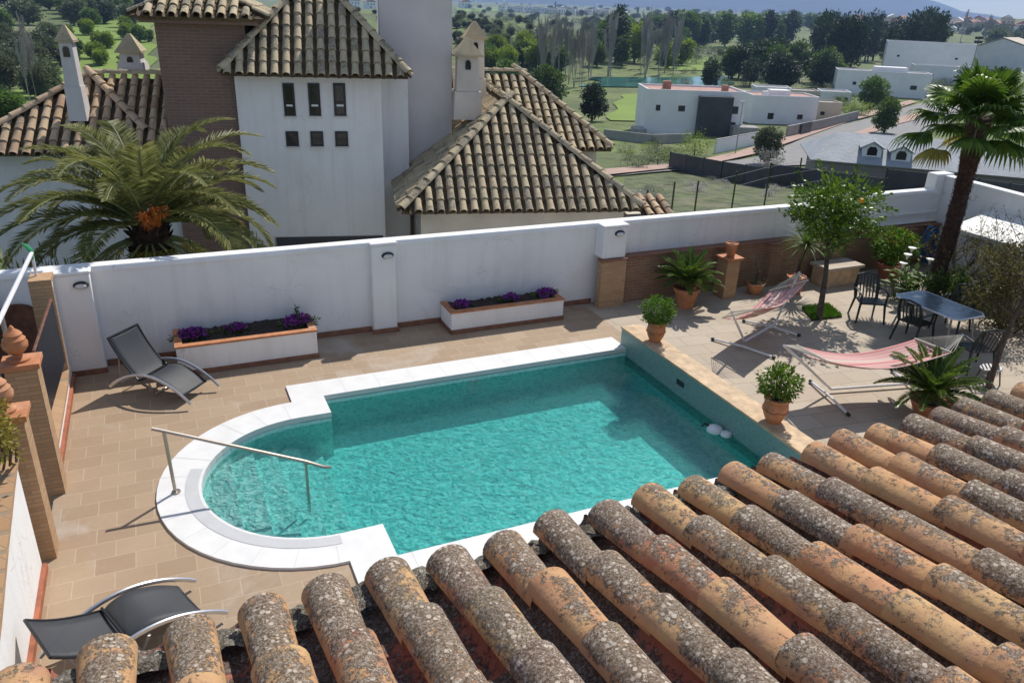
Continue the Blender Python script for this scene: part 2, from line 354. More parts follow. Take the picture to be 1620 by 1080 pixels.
# ---- roof tiles
def tilemat(name, cols, lich_lo, lich_hi, dark, spot, bumpd=.006, sc=1.0, rough=.85):
    mt, nt, N, L, P = mat_new(name); p = coord(nt); isl = island(nt)
    c = ramp(nt, isl, cols)
    c = mixc(nt, ramp(nt, noise(nt, p, 9*sc, 5, .6), [(.35, 0.0), (.75, .45)]), c, tuple(x*.72 for x in cols[0][1]))
    th = math_(nt, 'FRACT', math_(nt, 'MULTIPLY', isl, 37.7))
    c = mixc(nt, ramp(nt, noise(nt, p, 3.1*sc, 5, .65, .8), [(.42, 0.0), (.62, .6)]), c, tuple(min(1, x*1.05) for x in cols[-1][1]))
    c = mixc(nt, ramp(nt, noise(nt, mapping(nt, p, loc=(5, 2, 1)), 5.3*sc, 6, .7), [(.5, 0.0), (.66, .5)]), c, tuple(x*.5+.08 for x in cols[0][1]))
    n1 = noise(nt, p, 4.2*sc, 8, .72, .3)
    n2 = noise(nt, p, 45*sc, 4, .7)
    n3 = noise(nt, p, 34*sc, 7, .85)
    f = math_(nt, 'ADD', math_(nt, 'MULTIPLY', n1, 1.15), math_(nt, 'MULTIPLY', th, lich_hi))
    f = math_(nt, 'ADD', f, math_(nt, 'MULTIPLY', n3, 1.1))
    f = math_(nt, 'ADD', f, math_(nt, 'MULTIPLY', n2, .3))
    gn = nnode(nt, 'ShaderNodeSeparateXYZ'); L.new(nnode(nt, 'ShaderNodeNewGeometry').outputs['Normal'], gn.inputs[0])
    f = math_(nt, 'ADD', f, math_(nt, 'MULTIPLY', math_(nt, 'SUBTRACT', gn.outputs[2], .75), .32))
    f = math_(nt, 'MULTIPLY', math_(nt, 'SUBTRACT', f, .25), .6)
    mask = ramp(nt, f, [(lich_lo, 0.0), (lich_lo+.03, .88)])
    n5 = noise(nt, p, 95*sc, 5, .8)
    dk = ramp(nt, n5, [(.41, tuple(x*.45 for x in dark)), (.5, tuple(x*1.7 for x in dark)), (.58, tuple(x*.5 for x in spot)), (.68, tuple(x*.85 for x in spot))])
    vo = nnode(nt, 'ShaderNodeTexVoronoi'); vo.inputs['Scale'].default_value = 48*sc; L.new(p, vo.inputs['Vector'])
    vc = nnode(nt, 'ShaderNodeSeparateColor'); L.new(vo.outputs['Color'], vc.inputs[0])
    sz = math_(nt, 'MULTIPLY', vc.outputs[0], .5)
    sp = math_(nt, 'LESS_THAN', vo.outputs['Distance'], math_(nt, 'MULTIPLY', sz, 1.0))
    zone = ramp(nt, noise(nt, p, 7*sc, 4, .6), [(.36, 0.0), (.5, 1.0)])
    sp = math_(nt, 'MULTIPLY', math_(nt, 'MULTIPLY', sp, zone), math_(nt, 'GREATER_THAN', vc.outputs[1], .2))
    dk = mixc(nt, math_(nt, 'MULTIPLY', sp, .85), dk, spot)
    c = mixc(nt, mask, c, dk)
    vo2 = nnode(nt, 'ShaderNodeTexVoronoi'); vo2.inputs['Scale'].default_value = 120*sc; L.new(p, vo2.inputs['Vector'])
    s2 = math_(nt, 'MULTIPLY', math_(nt, 'LESS_THAN', vo2.outputs['Distance'], .27), ramp(nt, noise(nt, p, 11*sc, 4, .6), [(.48, 0.0), (.56, 1.0)]))
    c = mixc(nt, math_(nt, 'MULTIPLY', math_(nt, 'MULTIPLY', s2, mask), .8), c, tuple(x*1.1 for x in spot))
    L.new(c, P.inputs['Base Color']); P.inputs['Roughness'].default_value = rough; P.inputs['Specular IOR Level'].default_value = .25
    h = math_(nt, 'ADD', math_(nt, 'MULTIPLY', n2, .5), math_(nt, 'MULTIPLY', mask, math_(nt, 'ADD', n2, .3)))
    b0 = bump(nt, noise(nt, p, 9*sc, 4, .6), .5, .02 if sc == 1 else .01)
    L.new(bump(nt, h, .7, bumpd, b0), P.inputs['Normal']); return mt
M['tile'] = tilemat('lichened_clay_cover_tiles', [(0, (.52, .2, .12)), (.2, (.53, .3, .14)), (.4, (.44, .175, .105)), (.6, (.54, .35, .165)), (.8, (.48, .24, .13)), (1, (.54, .36, .17))],
    .688, .3, (.085, .068, .05), (.55, .48, .4))
M['pan'] = tilemat('red_clay_channel_tiles', [(0, (.36, .12, .08)), (.5, (.42, .17, .11)), (1, (.32, .13, .085))], .615, .3, (.06, .05, .04), (.3, .29, .26))
M['mortar'] = tilemat('mossy_mortar', [(0, (.3, .26, .2)), (1, (.33, .29, .22))], .55, .1, (.07, .06, .045), (.42, .4, .35), bumpd=.015)
M['tile_far'] = tilemat('aged_ochre_roof_tiles', [(0, (.5, .41, .26)), (.3, (.6, .5, .33)), (.6, (.46, .39, .26)), (1, (.55, .43, .27))], .76, .35, (.17, .145, .11), (.4, .38, .3), sc=.6)
M['tile_warm'] = tilemat('warm_ochre_roof_tiles', [(0, (.52, .34, .2)), (.3, (.58, .43, .27)), (.6, (.42, .27, .18)), (1, (.62, .46, .3))], .80, .3, (.16, .12, .09), (.4, .38, .3), sc=.6)
M['tile_base'] = simple('dark_roof_bed', (.13, .095, .055), .95, .3, 6)
M['metal_roof'] = simple('silver_coated_roof', (.31, .335, .36), .75, .1, .5, metal=0, bmp=.6, bdist=.1, bscale=2.5)

# ---- terrain
mt, nt, N, L, P = mat_new('grassland'); p = coord(nt)
c = ramp(nt, noise(nt, p, .018, 6, .6, .4), [(.3, (.07, .085, .03)), (.45, (.1, .135, .035)), (.55, (.14, .2, .035)), (.7, (.11, .12, .055)), (.85, (.2, .18, .1))])
c = mixc(nt, ramp(nt, noise(nt, p, .9, 7, .7), [(.4, 0.0), (.75, .55)]), c, (.2, .18, .09))
c = mixc(nt, ramp(nt, noise(nt, p, .12, 6, .6), [(.45, 0.0), (.65, .5)]), c, (.07, .1, .03))
c = mixc(nt, ramp(nt, noise(nt, p, .32, 8, .75), [(.52, 0.0), (.6, .65)]), c, (.045, .065, .022))
c = mixc(nt, ramp(nt, noise(nt, mapping(nt, p, loc=(40, 9, 0)), .05, 8, .7), [(.55, 0.0), (.63, .6)]), c, (.33, .28, .17))
L.new(c, P.inputs['Base Color']); P.inputs['Roughness'].default_value = .95
L.new(bump(nt, noise(nt, p, 1.5, 6, .7), .8, .25), P.inputs['Normal']); M['terrain'] = mt
mt, nt, N, L, P = mat_new('mown_golf_grass'); p = coord(nt)
c = ramp(nt, noise(nt, p, .06, 5, .6), [(.3, (.15, .23, .03)), (.7, (.21, .3, .04))]); c = mixc(nt, ramp(nt, noise(nt, p, 1.2, 5), [(.4, 0.0), (.7, .3)]), c, (.1, .16, .03))
L.new(c, P.inputs['Base Color']); P.inputs['Roughness'].default_value = .95; M['fairway'] = mt
M['field'] = simple('rough_field_grass', (.1, .12, .045), .95, .4, .8, stain=(.2, .17, .11), stain_amt=.7, bmp=.9, bdist=.15, bscale=3)
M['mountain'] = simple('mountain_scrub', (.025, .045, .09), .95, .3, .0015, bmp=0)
mt, nt, N, L, P = mat_new('lake_water'); P.inputs['Base Color'].default_value = (.05, .17, .14, 1); P.inputs['Roughness'].default_value = .15
L.new(bump(nt, noise(nt, coord(nt), 1.0, 3), .3, .05), P.inputs['Normal']); M['lake'] = mt

# ---- striped hammock cloth, sling mesh, table glass
mt, nt, N, L, P = mat_new('striped_hammock_cloth'); uv = coord(nt, 'UV')
sp = nnode(nt, 'ShaderNodeSeparateXYZ'); L.new(uv, sp.inputs[0])
c = ramp(nt, math_(nt, 'FRACT', math_(nt, 'MULTIPLY', sp.outputs[1], 2.5)), [(0, (.66, .56, .47)), (.14, (.5, .13, .13)), (.3, (.62, .42, .38)), (.42, (.55, .17, .17)), (.58, (.68, .58, .5)), (.72, (.45, .3, .24)), (.84, (.64, .36, .34))], const=False)
L.new(c, P.inputs['Base Color']); P.inputs['Roughness'].default_value = .9; M['cloth'] = mt
mt, nt, N, L, P = mat_new('charcoal_sling_mesh'); p = coord(nt)
c = ramp(nt, noise(nt, p, 240, 2), [(.4, (.03, .034, .042)), (.7, (.06, .066, .076))]); L.new(c, P.inputs['Base Color']); P.inputs['Roughness'].default_value = .6
t_ = nnode(nt, 'ShaderNodeBsdfTransparent'); x_ = nnode(nt, 'ShaderNodeMixShader'); x_.inputs[0].default_value = .16
L.new(P.outputs[0], x_.inputs[1]); L.new(t_.outputs[0], x_.inputs[2]); L.new(x_.outputs[0], N['Material Output'].inputs[0]); M['sling'] = mt
mt, nt, N, L, P = mat_new('frosted_table_glass'); p = coord(nt)
c = ramp(nt, noise(nt, p, 7, 5), [(.35, (.1, .13, .15)), (.7, (.22, .27, .3))]); L.new(c, P.inputs['Base Color']); P.inputs['Roughness'].default_value = .22; P.inputs['Metallic'].default_value = .3; M['tableglass'] = mt
mt, nt, N, L, P = mat_new('black_woven_lattice'); q = mapping(nt, coord(nt), rot=(.6, 0, 0))
wv = nnode(nt, 'ShaderNodeTexVoronoi'); wv.inputs['Scale'].default_value = 17; L.new(q, wv.inputs['Vector'])
P.inputs['Base Color'].default_value = (.012, .014, .02, 1); P.inputs['Roughness'].default_value = .4
t_ = nnode(nt, 'ShaderNodeBsdfTransparent'); x_ = nnode(nt, 'ShaderNodeMixShader'); L.new(math_(nt, 'LESS_THAN', wv.outputs['Distance'], .22), x_.inputs[0])
L.new(P.outputs[0], x_.inputs[1]); L.new(t_.outputs[0], x_.inputs[2]); L.new(x_.outputs[0], N['Material Output'].inputs[0]); M['lattice'] = mt
M['wall_orange'] = M['plaster_cream']
# ================================================================ SETTING: terrain
def interp(x, xs, ys):
    return float(np.interp(x, xs, ys))
def gz(x, a, s): return math.exp(-((x-a)/s)**2)
def sstep(x, a, b):
    t = min(1, max(0, (x-a)/(b-a))); return t*t*(3-2*t)
LAKE = None
def Hh(x, y):
    a = x*FD.x + y*FD.y; b = x*RD.x + y*RD.y
    z = interp(a, [-200, 10, 16, 24, 45, 80, 120, 200, 300, 900, 2500, 6000, 9000], [-1.3, -1.5, -2.2, -3.2, -6.2, -10.5, -14.2, -18.4, -20.5, -22, -22, -20, -20])
    a = max(a, 1.0); lf = sstep(-b, -.18*a, .06*a)           # the olive ridge stands left and centre
    z += 15.5*gz(a, 600, 190)*lf
    z += 5*gz(a, 330, 90)*sstep(-b, .05*a, .3*a)
    z += 26*math.exp(-((a-1250)/260)**2-((b-760)/260)**2)
    z += 34*math.exp(-((a-2300)/500)**2-((b-1700)/600)**2)
    w_ = sstep(a, 130, 400)
    z += w_*(1.2*sin(x*.013+1)*cos(y*.011)+.7*sin(x*.031)*sin(y*.027+2))
    return z
def tp(px, py, lift=0.0):
    # where the line of sight through a pixel meets the terrain
    d = ray(px, py); t = 14.0; prev = t
    while t < 9000:
        P = EYE + d*t
        if P.z <= Hh(P.x, P.y)+lift:
            lo, hi = prev, t
            for _ in range(18):
                mid = (lo+hi)/2; Q = EYE+d*mid
                if Q.z <= Hh(Q.x, Q.y)+lift: hi = mid
                else: lo = mid
            Q = EYE+d*hi; return Vector((Q.x, Q.y, Hh(Q.x, Q.y)))
        prev = t; t *= 1.012
    Q = EYE+d*3000; return Vector((Q.x, Q.y, Hh(Q.x, Q.y)))
def hpx(P, px):
    # real height of something px pixels tall standing at P
    return px*(P-EYE).length/FPX
tb = MB(); avals = [-60, -30, -10, 0, 6, 10]
t = 13.0
while t < 9500: avals.append(t); t *= 1.028
NB = 110
for a in avals:
    for j in range(NB+1):
        bb = (j/NB*2-1); b = bb*(abs(a)*1.35+60)
        P = FD*a+RD*b
        z = Hh(P.x, P.y)
        if -6 < P.x < 24 and -12 < P.y < 16.5: z = min(z, -1.6)
        tb.v.append((P.x, P.y, z))
for i in range(len(avals)-1):
    for j in range(NB):
        q = i*(NB+1)+j; tb.f.append((q, q+1, q+NB+2, q+NB+1))
tag(tb.build('ground', M['terrain'], smooth=True, angle=80), kind='structure')
def drape(name, pts, mat, lift=.12, seg=6, kind='structure', wob=False):
    # a sheet laid on the terrain between two rows of pixels-on-ground points (left row, right row)
    A, B = pts; mb = MB(); n = seg
    rows = []
    for k in range(len(A)-1):
        for s in range(n):
            f = s/n; rows.append((A[k].lerp(A[k+1], f), B[k].lerp(B[k+1], f)))
    rows.append((A[-1], B[-1]))
    if kind == 'structure' and wob: rows = [(p+(q-p)*(.05+.06*sin(i*1.3+len(name))), q+(p-q)*(.05+.06*sin(i*1.7+2))) for i, (p, q) in enumerate(rows)]
    for p, q in rows:
        for s in range(n+1):
            r = p.lerp(q, s/n); mb.v.append((r.x, r.y, Hh(r.x, r.y)+lift))
    for i in range(len(rows)-1):
        for s in range(n):
            q = i*(n+1)+s; mb.f.append((q, q+1, q+n+2, q+n+1))
    return tag(mb.build(name, mat, smooth=True, angle=80), kind=kind)
def road_slab(name, A, B, mat, lift): return drape(name, ([tp(*p) for p in A], [tp(*p) for p in B]), mat, lift, wob=name[:4] in ('golf', 'sunn', 'lake'))
# lawns and fields
road_slab('golf_lawn', [(955, 192), (970, 165), (985, 150)], [(1100, 195), (1060, 160), (1050, 148)], M['fairway'], .25)
road_slab('golf_fairway', [(1030, 112), (1040, 98), (1080, 92)], [(1225, 112), (1225, 98), (1190, 92)], M['fairway'], .3)
road_slab('sunny_slope', [(0, 205), (0, 150), (60, 95), (120, 25)], [(250, 130), (250, 90), (250, 60), (250, 25)], M['fairway'], .3)
road_slab('hilltop_meadow', [(722, 19), (722, 12)], [(860, 19), (850, 12)], M['lf_bright'] and M['fairway'], .6)
road_slab('rough_field', [(1000, 352), (985, 300), (990, 281)], [(1420, 318), (1260, 294), (1075, 277)], M['field'], .12)
road_slab('lake', [(915, 138), (935, 123)], [(1165, 137), (1160, 122)], M['lake'], .35)
# street with pavements and kerb
road_slab('street', [(962, 282), (1190, 252), (1310, 203), (1400, 180), (1470, 160)], [(1075, 270), (1300, 262), (1440, 218), (1500, 195), (1530, 170)], M['asphalt'], .18)
road_slab('pavement', [(955, 272), (1090, 260), (1200, 232), (1330, 186), (1440, 160)], [(962, 281), (1120, 264), (1215, 240), (1350, 192), (1450, 163)], M['pavement'], .34)
road_slab('footpath', [(1330, 220), (1410, 192), (1455, 176)], [(1345, 224), (1425, 197), (1475, 182)], M['pavement'], .34)
# mountains
mb = MB(); prof = [(-900, 60), (-400, 48), (0, 42), (300, 36), (560, 26), (720, 17), (800, 15), (900, 21), (1000, 30), (1120, 44), (1230, 52), (1320, 46), (1380, 36), (1440, 25), (1490, 15), (1540, 3), (1600, -2), (1750, 2), (2200, 20)]
hx = lambda x: -1.5 + .0372*(x-810)
nr = 16; xs = list(range(-900, 2201, 20))
for i in range(nr):
    for x in xs:
        hp = interp(x, [p[0] for p in prof], [p[1] for p in prof]); hp += 1.6*sin(x*.045)+1.1*sin(x*.11+1)
        d = ray(x, hx(x)); d = Vector((d.x, d.y, 0)).normalized(); D = 5600+i*260
        f = (i/(nr-5)) if i <= nr-5 else 1-(i-(nr-5))/8
        zz = -30 + (hp/FPX*8100*.93+36)*(f**.9) + 14*sin(x*.09+i*1.7)*f*(1-f)*3
        mb.v.append((d.x*D, d.y*D, zz))
for i in range(nr-1):
    for j in range(len(xs)-1):
        q = i*len(xs)+j; mb.f.append((q, q+1, q+len(xs)+1, q+len(xs)))
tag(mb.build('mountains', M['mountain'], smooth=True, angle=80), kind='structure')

# ================================================================ PATIO, POOL
XL, XR, YB, YF = 1.93, 7.62, 11.45, 7.2
CX, CY, RI, RO = 1.45, 9.35, 1.51, 2.05
def arc(r, a0, a1, n=28, cx=CX, cy=CY): return [(cx+r*cos(a0+(a1-a0)*k/n), cy+r*sin(a0+(a1-a0)*k/n)) for k in range(n+1)]
inner = [(XL, YF), (XR, YF), (XR, YB), (XL, YB), (XL, CY+RI)] + arc(RI, pi/2, 3*pi/2) + [(XL, CY-RI)]
outer = [(1.40, 6.66), (XR, 6.66), (XR, 12.0), (1.42, 12.0), (1.42, CY+RO-.0)] + arc(RO, pi/2, 3*pi/2)[1:] + [(1.40, CY-RO)]
def holed(name, outr, hole, z, mat, parent=None):
    polys = [[Vector((p[0], p[1], 0)) for p in outr], [Vector((p[0], p[1], 0)) for p in hole]]
    tri = tessellate_polygon(polys); mb = MB(); mb.v = [(p[0], p[1], z) for q in (outr, hole) for p in q]
    for t_ in tri:
        a, b, c = [Vector(mb.v[i]) for i in t_]
        mb.f.append(tuple(t_) if (b-a).cross(c-a).z > 0 else tuple(reversed(t_)))
    return mb, name, mat, parent
mb, *_ = holed('patio', [(-1.78, 1.0), (7.98, 1.0), (7.98, 13.9), (-1.78, 13.9)], outer, 0.0, None)
tag(mb.build('patio', M['patio']), kind='structure')
mb = MB(); mb.quad((7.98, 1.0, 0), (18.4, 1.0, 0), (18.4, 13.9, 0), (7.98, 13.9, 0))
tag(mb.build('terrace', M['terrace']), kind='structure')
# earth body below the patio (a retaining block round the basin)
mb = MB(); mb.prism([(-1.79, .9), (18.6, .9), (18.6, 14.1), (-1.79, 14.1)], -7, -1.75)
for x0, x1, y0, y1 in ((-1.79, -1.5, .9, 14.1), (18.3, 18.6, .9, 14.1), (-1.5, 18.3, 13.95, 14.1)): mb.box(x0, x1, y0, y1, -1.749, -.01)
tag(mb.build('terrace_base', M['plaster_grey']), kind='structure')

pool = empty('swimming_pool', (0, 0, 0), label='turquoise mosaic swimming pool with rounded step end and white coping', cat='swimming pool')
ZB = -.74
mb = MB()
n = len(inner)
for i in range(n):
    a, b = inner[i], inner[(i+1) % n]
    if a == b: continue
    mb.quad((a[0], a[1], -.05), (b[0], b[1], -.05), (b[0], b[1], ZB-.1), (a[0], a[1], ZB-.1))
mb.quad((-.3, YF-.1, ZB), (XR+.1, YF-.1, ZB), (XR+.1, YB+.1, ZB), (-.3, YB+.1, ZB))
mb.build('basin', M['mosaic'], pool)
mb = MB(); xs_ = [-.1, .36, .7, 1.04, 1.38, 1.72]; zs = [-.2, -.29, -.39, -.50, -.61]
for k in range(5):
    # each tread is a slice of the round end
    x0, x1 = xs_[k], xs_[k+1]
    def half(x):
        if x >= CX: return RI
        return sqrt(max(0, RI**2-(x-CX)**2))
    seg = [x0+(x1-x0)*s/6 for s in range(7)]
    up = [(x, CY+half(x)+.0) for x in seg]; dn = [(x, CY-half(x)) for x in reversed(seg)]
    pts = []
    for q in up+dn:
        if not pts or (abs(pts[-1][0]-q[0])+abs(pts[-1][1]-q[1])) > 1e-4: pts.append(q)
    mb.prism(pts, ZB-.05, zs[k])
mb.build('steps', M['mosaic'], pool)
# coping: top slab with rounded nose
mb, *_ = holed('coping', outer, inner, .035, None)
for lp, sgn in ((outer, 1), (inner, -1)):
    n = len(lp)
    for i in range(n):
        a, b = lp[i], lp[(i+1) % n]; mb.quad((a[0], a[1], .035), (a[0], a[1], -.06), (b[0], b[1], -.06), (b[0], b[1], .035))
nf_ = len(mb.f)
def seam(x0, y0, x1, y1):
    d = Vector((x1-x0, y1-y0)).normalized()*.0025; mb.quad((x0-d.y, y0+d.x, .0368), (x0+d.y, y0-d.x, .0368), (x1+d.y, y1-d.x, .0368), (x1-d.y, y1+d.x, .0368))
for k in range(13):
    a = radians(95+k*14.2); seam(CX+(RI+.01)*cos(a), CY+(RI+.01)*sin(a), CX+(RO-.01)*cos(a), CY+(RO-.01)*sin(a))
for k in range(10): seam(2.3+k*.58, YB+.01, 2.3+k*.58, 11.99); seam(2.1+k*.58, 6.67, 2.1+k*.58, YF-.01)
cop_ = mb.build('coping', M['coping'], pool); cop_.data.materials.append(M['greystone'])
for p_ in cop_.data.polygons:
    if p_.index >= nf_: p_.material_index = 1
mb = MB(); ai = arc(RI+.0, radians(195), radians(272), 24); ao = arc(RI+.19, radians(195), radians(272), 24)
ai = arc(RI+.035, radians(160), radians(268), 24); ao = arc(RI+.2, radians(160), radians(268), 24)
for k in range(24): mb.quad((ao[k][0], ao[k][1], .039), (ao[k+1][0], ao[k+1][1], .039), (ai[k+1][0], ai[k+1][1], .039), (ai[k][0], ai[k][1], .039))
mb.build('grey_edge', M['greystone'], pool)  # greyer stone band along part of the round inner coping edge
mb = MB(); mb.box(XR-.006, 8.0, 6.86, 11.66, -.3, .345); o = mb.build('parapet', M['mosaic_shaded'], pool)
mb = MB(); mb.box(XR-.02, 8.03, 6.84, 11.68, .346, .385); mb.build('parapet_cap', M['beigestone'], pool, bevel=.006)
mb = MB(); mb.lathe([(.15, 0), (.155, .012), (.12, .022), (.03, .025)], 24)
o = mb.build('pool_light', M['coping'], pool); o.rotation_euler = (radians(90), 0, 0); _pl = aty(750, 612, YB); print('pool light', _pl); o.location = (_pl.x, YB-.001, _pl.z)
mb = MB(); mb.box(XR-.018, XR-.007, 9.6, 9.8, .07, .16); mb.build('skimmer_flap', M['black'], pool)
o = MB()
EP = .02
wpoly = [(XL-EP, YF-EP), (XR+EP*.5, YF-EP), (XR+EP*.5, YB+EP), (XL-EP, YB+EP), (XL-EP, CY+RI+EP)] + arc(RI+EP, pi/2, 3*pi/2) + [(XL-EP, CY-RI-EP)]
tess = tessellate_polygon([[Vector((p[0], p[1], 0)) for p in wpoly]]); nw = len(wpoly)
o.v = [(p[0], p[1], -.125) for p in wpoly]+[(p[0], p[1], ZB-.2) for p in wpoly]
for t_ in tess:
    a, b, c = [Vector(o.v[i]) for i in t_]; t2 = tuple(t_) if (b-a).cross(c-a).z > 0 else tuple(reversed(t_))
    o.f.append(t2); o.f.append(tuple(i+nw for i in reversed(t2)))
for i in range(nw):
    j = (i+1) % nw; o.f.append((i, i+nw, j+nw, j))
tag(o.build('pool_water', M['water']), kind='structure')

# handrail
hr = empty('handrail', (-.36, 9.43, .035), label='steel handrail sloping down into the rounded end of the pool', cat='handrail')
def lo(o, *ps): return [Vector(p)-o.location for p in ps]
mb = MB(); mb.tube(lo(hr, (-.37, 9.43, .03), (-.39, 9.44, .93)), .022); mb.lathe([(.055, 0), (.055, .02), (.025, .025)], 16); mb.build('post', M['steel'], hr, smooth=True)
_q = at(490, 806, -.39); mb = MB(); mb.tube(lo(hr, (_q.x, _q.y, -.42), (_q.x, _q.y, .36)), .02); mb.build('post', M['steel'], hr, smooth=True)
mb = MB(); mb.tube(lo(hr, (-.52, 9.47, .985), (-.42, 9.45, .95), (_q.x, _q.y, .37), (_q.x+.2, _q.y-.09, .3), (_q.x+.3, _q.y-.13, .29)), .024); mb.build('rail', M['steel'], hr, smooth=True)

# ================================================================ WHITE GARDEN WALL
wall = empty('garden_wall', (8, 13.9, 0), label='long white plastered garden wall with rounded cap behind the pool', cat='wall')
wl = Vector((8, 13.9, 0))
def W_(mb): mb.v = [(p[0]-wl.x, p[1]-wl.y, p[2]-wl.z) for p in mb.v]; return mb
def capprof(x0, x1, yf, yb, zt):
    mb = MB(); pts = [(yf-.03, zt-.09), (yf-.03, zt-.03), (yf-.005, zt), (yb+.005, zt), (yb+.03, zt-.03), (yb+.03, zt-.09)]
    mb.extr([(x0, y, z) for y, z in pts], (x1-x0, 0, 0)); return mb
mb = MB(); mb.box(-3.6, 16.1, 13.9, 14.12, -3.0, 1.69); mb.box(16.1, 18.62, 13.9, 14.12, -3.0, 1.80); W_(mb).build('wall_face', M['plaster'], wall)
for x0, x1, z in ((-3.6, 16.1, 1.77), (16.1, 18.2, 1.89)): W_(capprof(x0, x1, 13.9, 14.12, z)).build('cap', M['plaster'], wall, smooth=True)
for x0, x1, yf, z0 in ((-1.9, -1.27, 13.6, 0), (3.36, 3.82, 13.72, 0), (8.2, 8.76, 13.55, 1.08)):
    mb = MB(); mb.box(x0, x1, yf, 13.899, z0, 1.74); W_(mb).build('pilaster', M['plaster'], wall, bevel=.02)
    mb = MB(); mb.box(x0-.03, x1+.03, yf-.03, 13.86, 1.741, 1.80); W_(mb).build('pilaster_cap', M['plaster'], wall, bevel=.03)
mb = MB(); mb.box(-1.26, 3.35, 13.86, 13.899, 0.002, .1); mb.box(3.83, 8.19, 13.86, 13.899, .002, .1); mb.box(3.33, 3.85, 13.69, 13.719, .002, .09); mb.box(-1.92, -1.25, 13.57, 13.599, .002, .09)
W_(mb).build('skirting', M['skirting'], wall)
mb = MB()
for x in (0.9, 5.9, 11.7): pass
# stepped ledges near the corner
mb = MB(); mb.box(16.1, 18.38, 13.86, 13.899, 1.28, 1.34); mb.box(16.1, 18.38, 13.83, 13.899, 1.06, 1.10); W_(mb).build('ledge', M['plaster'], wall, bevel=.01)

# bulkhead lights
def bulkhead(label, loc):
    e = empty('bulkhead_light', loc, label=label, cat='wall light', group='oval bulkhead lights on the white wall')
    mb = MB(); n = 20
    pr = [(.115, 0), (.115, .02), (.10, .04)]; vs = []; fs = []
    for r_, d in pr:
        for k in range(n): a = 2*pi*k/n; vs.append((r_*cos(a), -d, r_*.58*sin(a)))
    for i in range(2):
        for k in range(n): k2 = (k+1) % n; fs.append((i*n+k, i*n+k2, (i+1)*n+k2, (i+1)*n+k))
    fs.append(tuple(range(2*n, 3*n))); mb.add(vs, fs); mb.build('housing', M['black'], e, smooth=True)
    mb = MB(); vs = []; fs = []; pr = [(.09, .041), (.08, .06), (.045, .075), (.001, .08)]
    for r_, d in pr:
        for k in range(n): a = 2*pi*k/n; vs.append((r_*cos(a), -d, r_*.5*sin(a)-.012))
    for i in range(3):
        for k in range(n): k2 = (k+1) % n; fs.append((i*n+k, i*n+k2, (i+1)*n+k2, (i+1)*n+k))
    mb.add(vs, fs); mb.build('lens', M['plaster_grey'], e, smooth=True)
p = aty(128, 451, 13.6); bulkhead('oval black bulkhead light on the pilaster nearest the gate', (p.x, 13.598, p.z))
p = aty(613, 404, 13.72); bulkhead('oval black bulkhead light on the pilaster between the two planters', (p.x, 13.718, p.z))
p = aty(980, 369, 13.55); bulkhead('oval black bulkhead light above the brick pilaster base', (p.x, 13.548, p.z))

# brick base of the wall on the terrace side
bw = empty('brick_dado', (13, 13.7, 0), label='low brown brick wall with ledge along the foot of the white wall', cat='brick wall')
wl = Vector((13, 13.7, 0))
mb = MB(); mb.box(8.78, 18.38, 13.68, 13.899, 0, 1.0); W_(mb).build('brickwork', M['brick'], bw)
mb = MB(); mb.box(8.78, 18.38, 13.64, 13.905, 1.001, 1.045); W_(mb).build('ledge', M['skirting'], bw)
for x0, x1, yf, h in ((8.18, 8.775, 13.5, 1.07), (12.7, 13.05, 13.5, 1.02), (14.6, 14.95, 13.5, 1.02), (17.0, 17.35, 13.5, 1.02)):
    mb = MB(); mb.box(x0, x1, yf, 13.678, 0, h-.04); W_(mb).build('pier', M['brick_pillar'] if x0 < 9 else M['brick'], bw)
    mb = MB(); mb.box(x0-.02, x1+.02, yf-.02, 13.676, h-.039, h+.004); W_(mb).build('pier_cap', M['skirting'], bw)
wl = Vector((11.3, 13.2, 0))
bp_ = empty('brick_pedestal', (11.3, 13.2, 0), label='square brick pedestal standing before the brick wall under a small clay urn', cat='pedestal')
mb = MB(); mb.box(11.13, 11.47, 13.1, 13.45, 0, .9); W_(mb).build('shaft', M['brick_pillar'], bp_)
mb = MB(); mb.box(11.07, 11.53, 13.04, 13.5, .901, .95); W_(mb).build('cap', M['clay'], bp_, bevel=.01)
# right wall
wl = Vector((18.5, 8, 0))
rw = empty('side_wall', (18.5, 8, 0), label='white side wall running towards the viewer beyond the fan palm', cat='wall')
def zr(y): return 2.05+(y-11.7)*.14
mb = MB(); mb.extr([(18.4, 1.0, -3), (18.4, 13.88, -3), (18.4, 13.88, 2.17), (18.4, 1.0, 1.9)], (.22, 0, 0)); W_(mb).build('wall_face', M['plaster'], rw)
mb = MB(); mb.extr([(18.37, 1.0, 1.901), (18.37, 13.88, 2.171), (18.37, 13.88, 2.24), (18.37, 1.0, 1.97)], (.28, 0, 0)); W_(mb).build('cap', M['plaster'], rw, bevel=.02)
mb = MB(); mb.box(18.1, 18.7, 13.885, 14.2, 1.0, 2.28); W_(mb).build('corner_pier', M['plaster'], rw, bevel=.02)
# lean-to with white slab roof
wl = Vector((17.8, 10, 0))
ln = empty('lean_to', (17.8, 10, 0), label='white lean-to with sloping slab roof against the side wall', cat='lean-to')
mb = MB(); mb.box(17.3, 18.39, 8.0, 12.0, 0, 1.1); W_(mb).build('wall_block', M['plaster'], ln)
mb = MB(); mb.extr([(17.0, 7.9, 1.32), (18.39, 7.9, 1.62), (18.39, 7.9, 1.70), (17.0, 7.9, 1.40)], (0, 4.5, 0)); W_(mb).build('slab_roof', M['coping'], ln)
mb = MB(); mb.extr([(17.32, 8.02, 1.101), (18.38, 8.02, 1.101), (18.38, 8.02, 1.6), (17.32, 8.02, 1.36)], (0, 3.95, 0)); W_(mb).build('upper_wall', M['plaster'], ln)

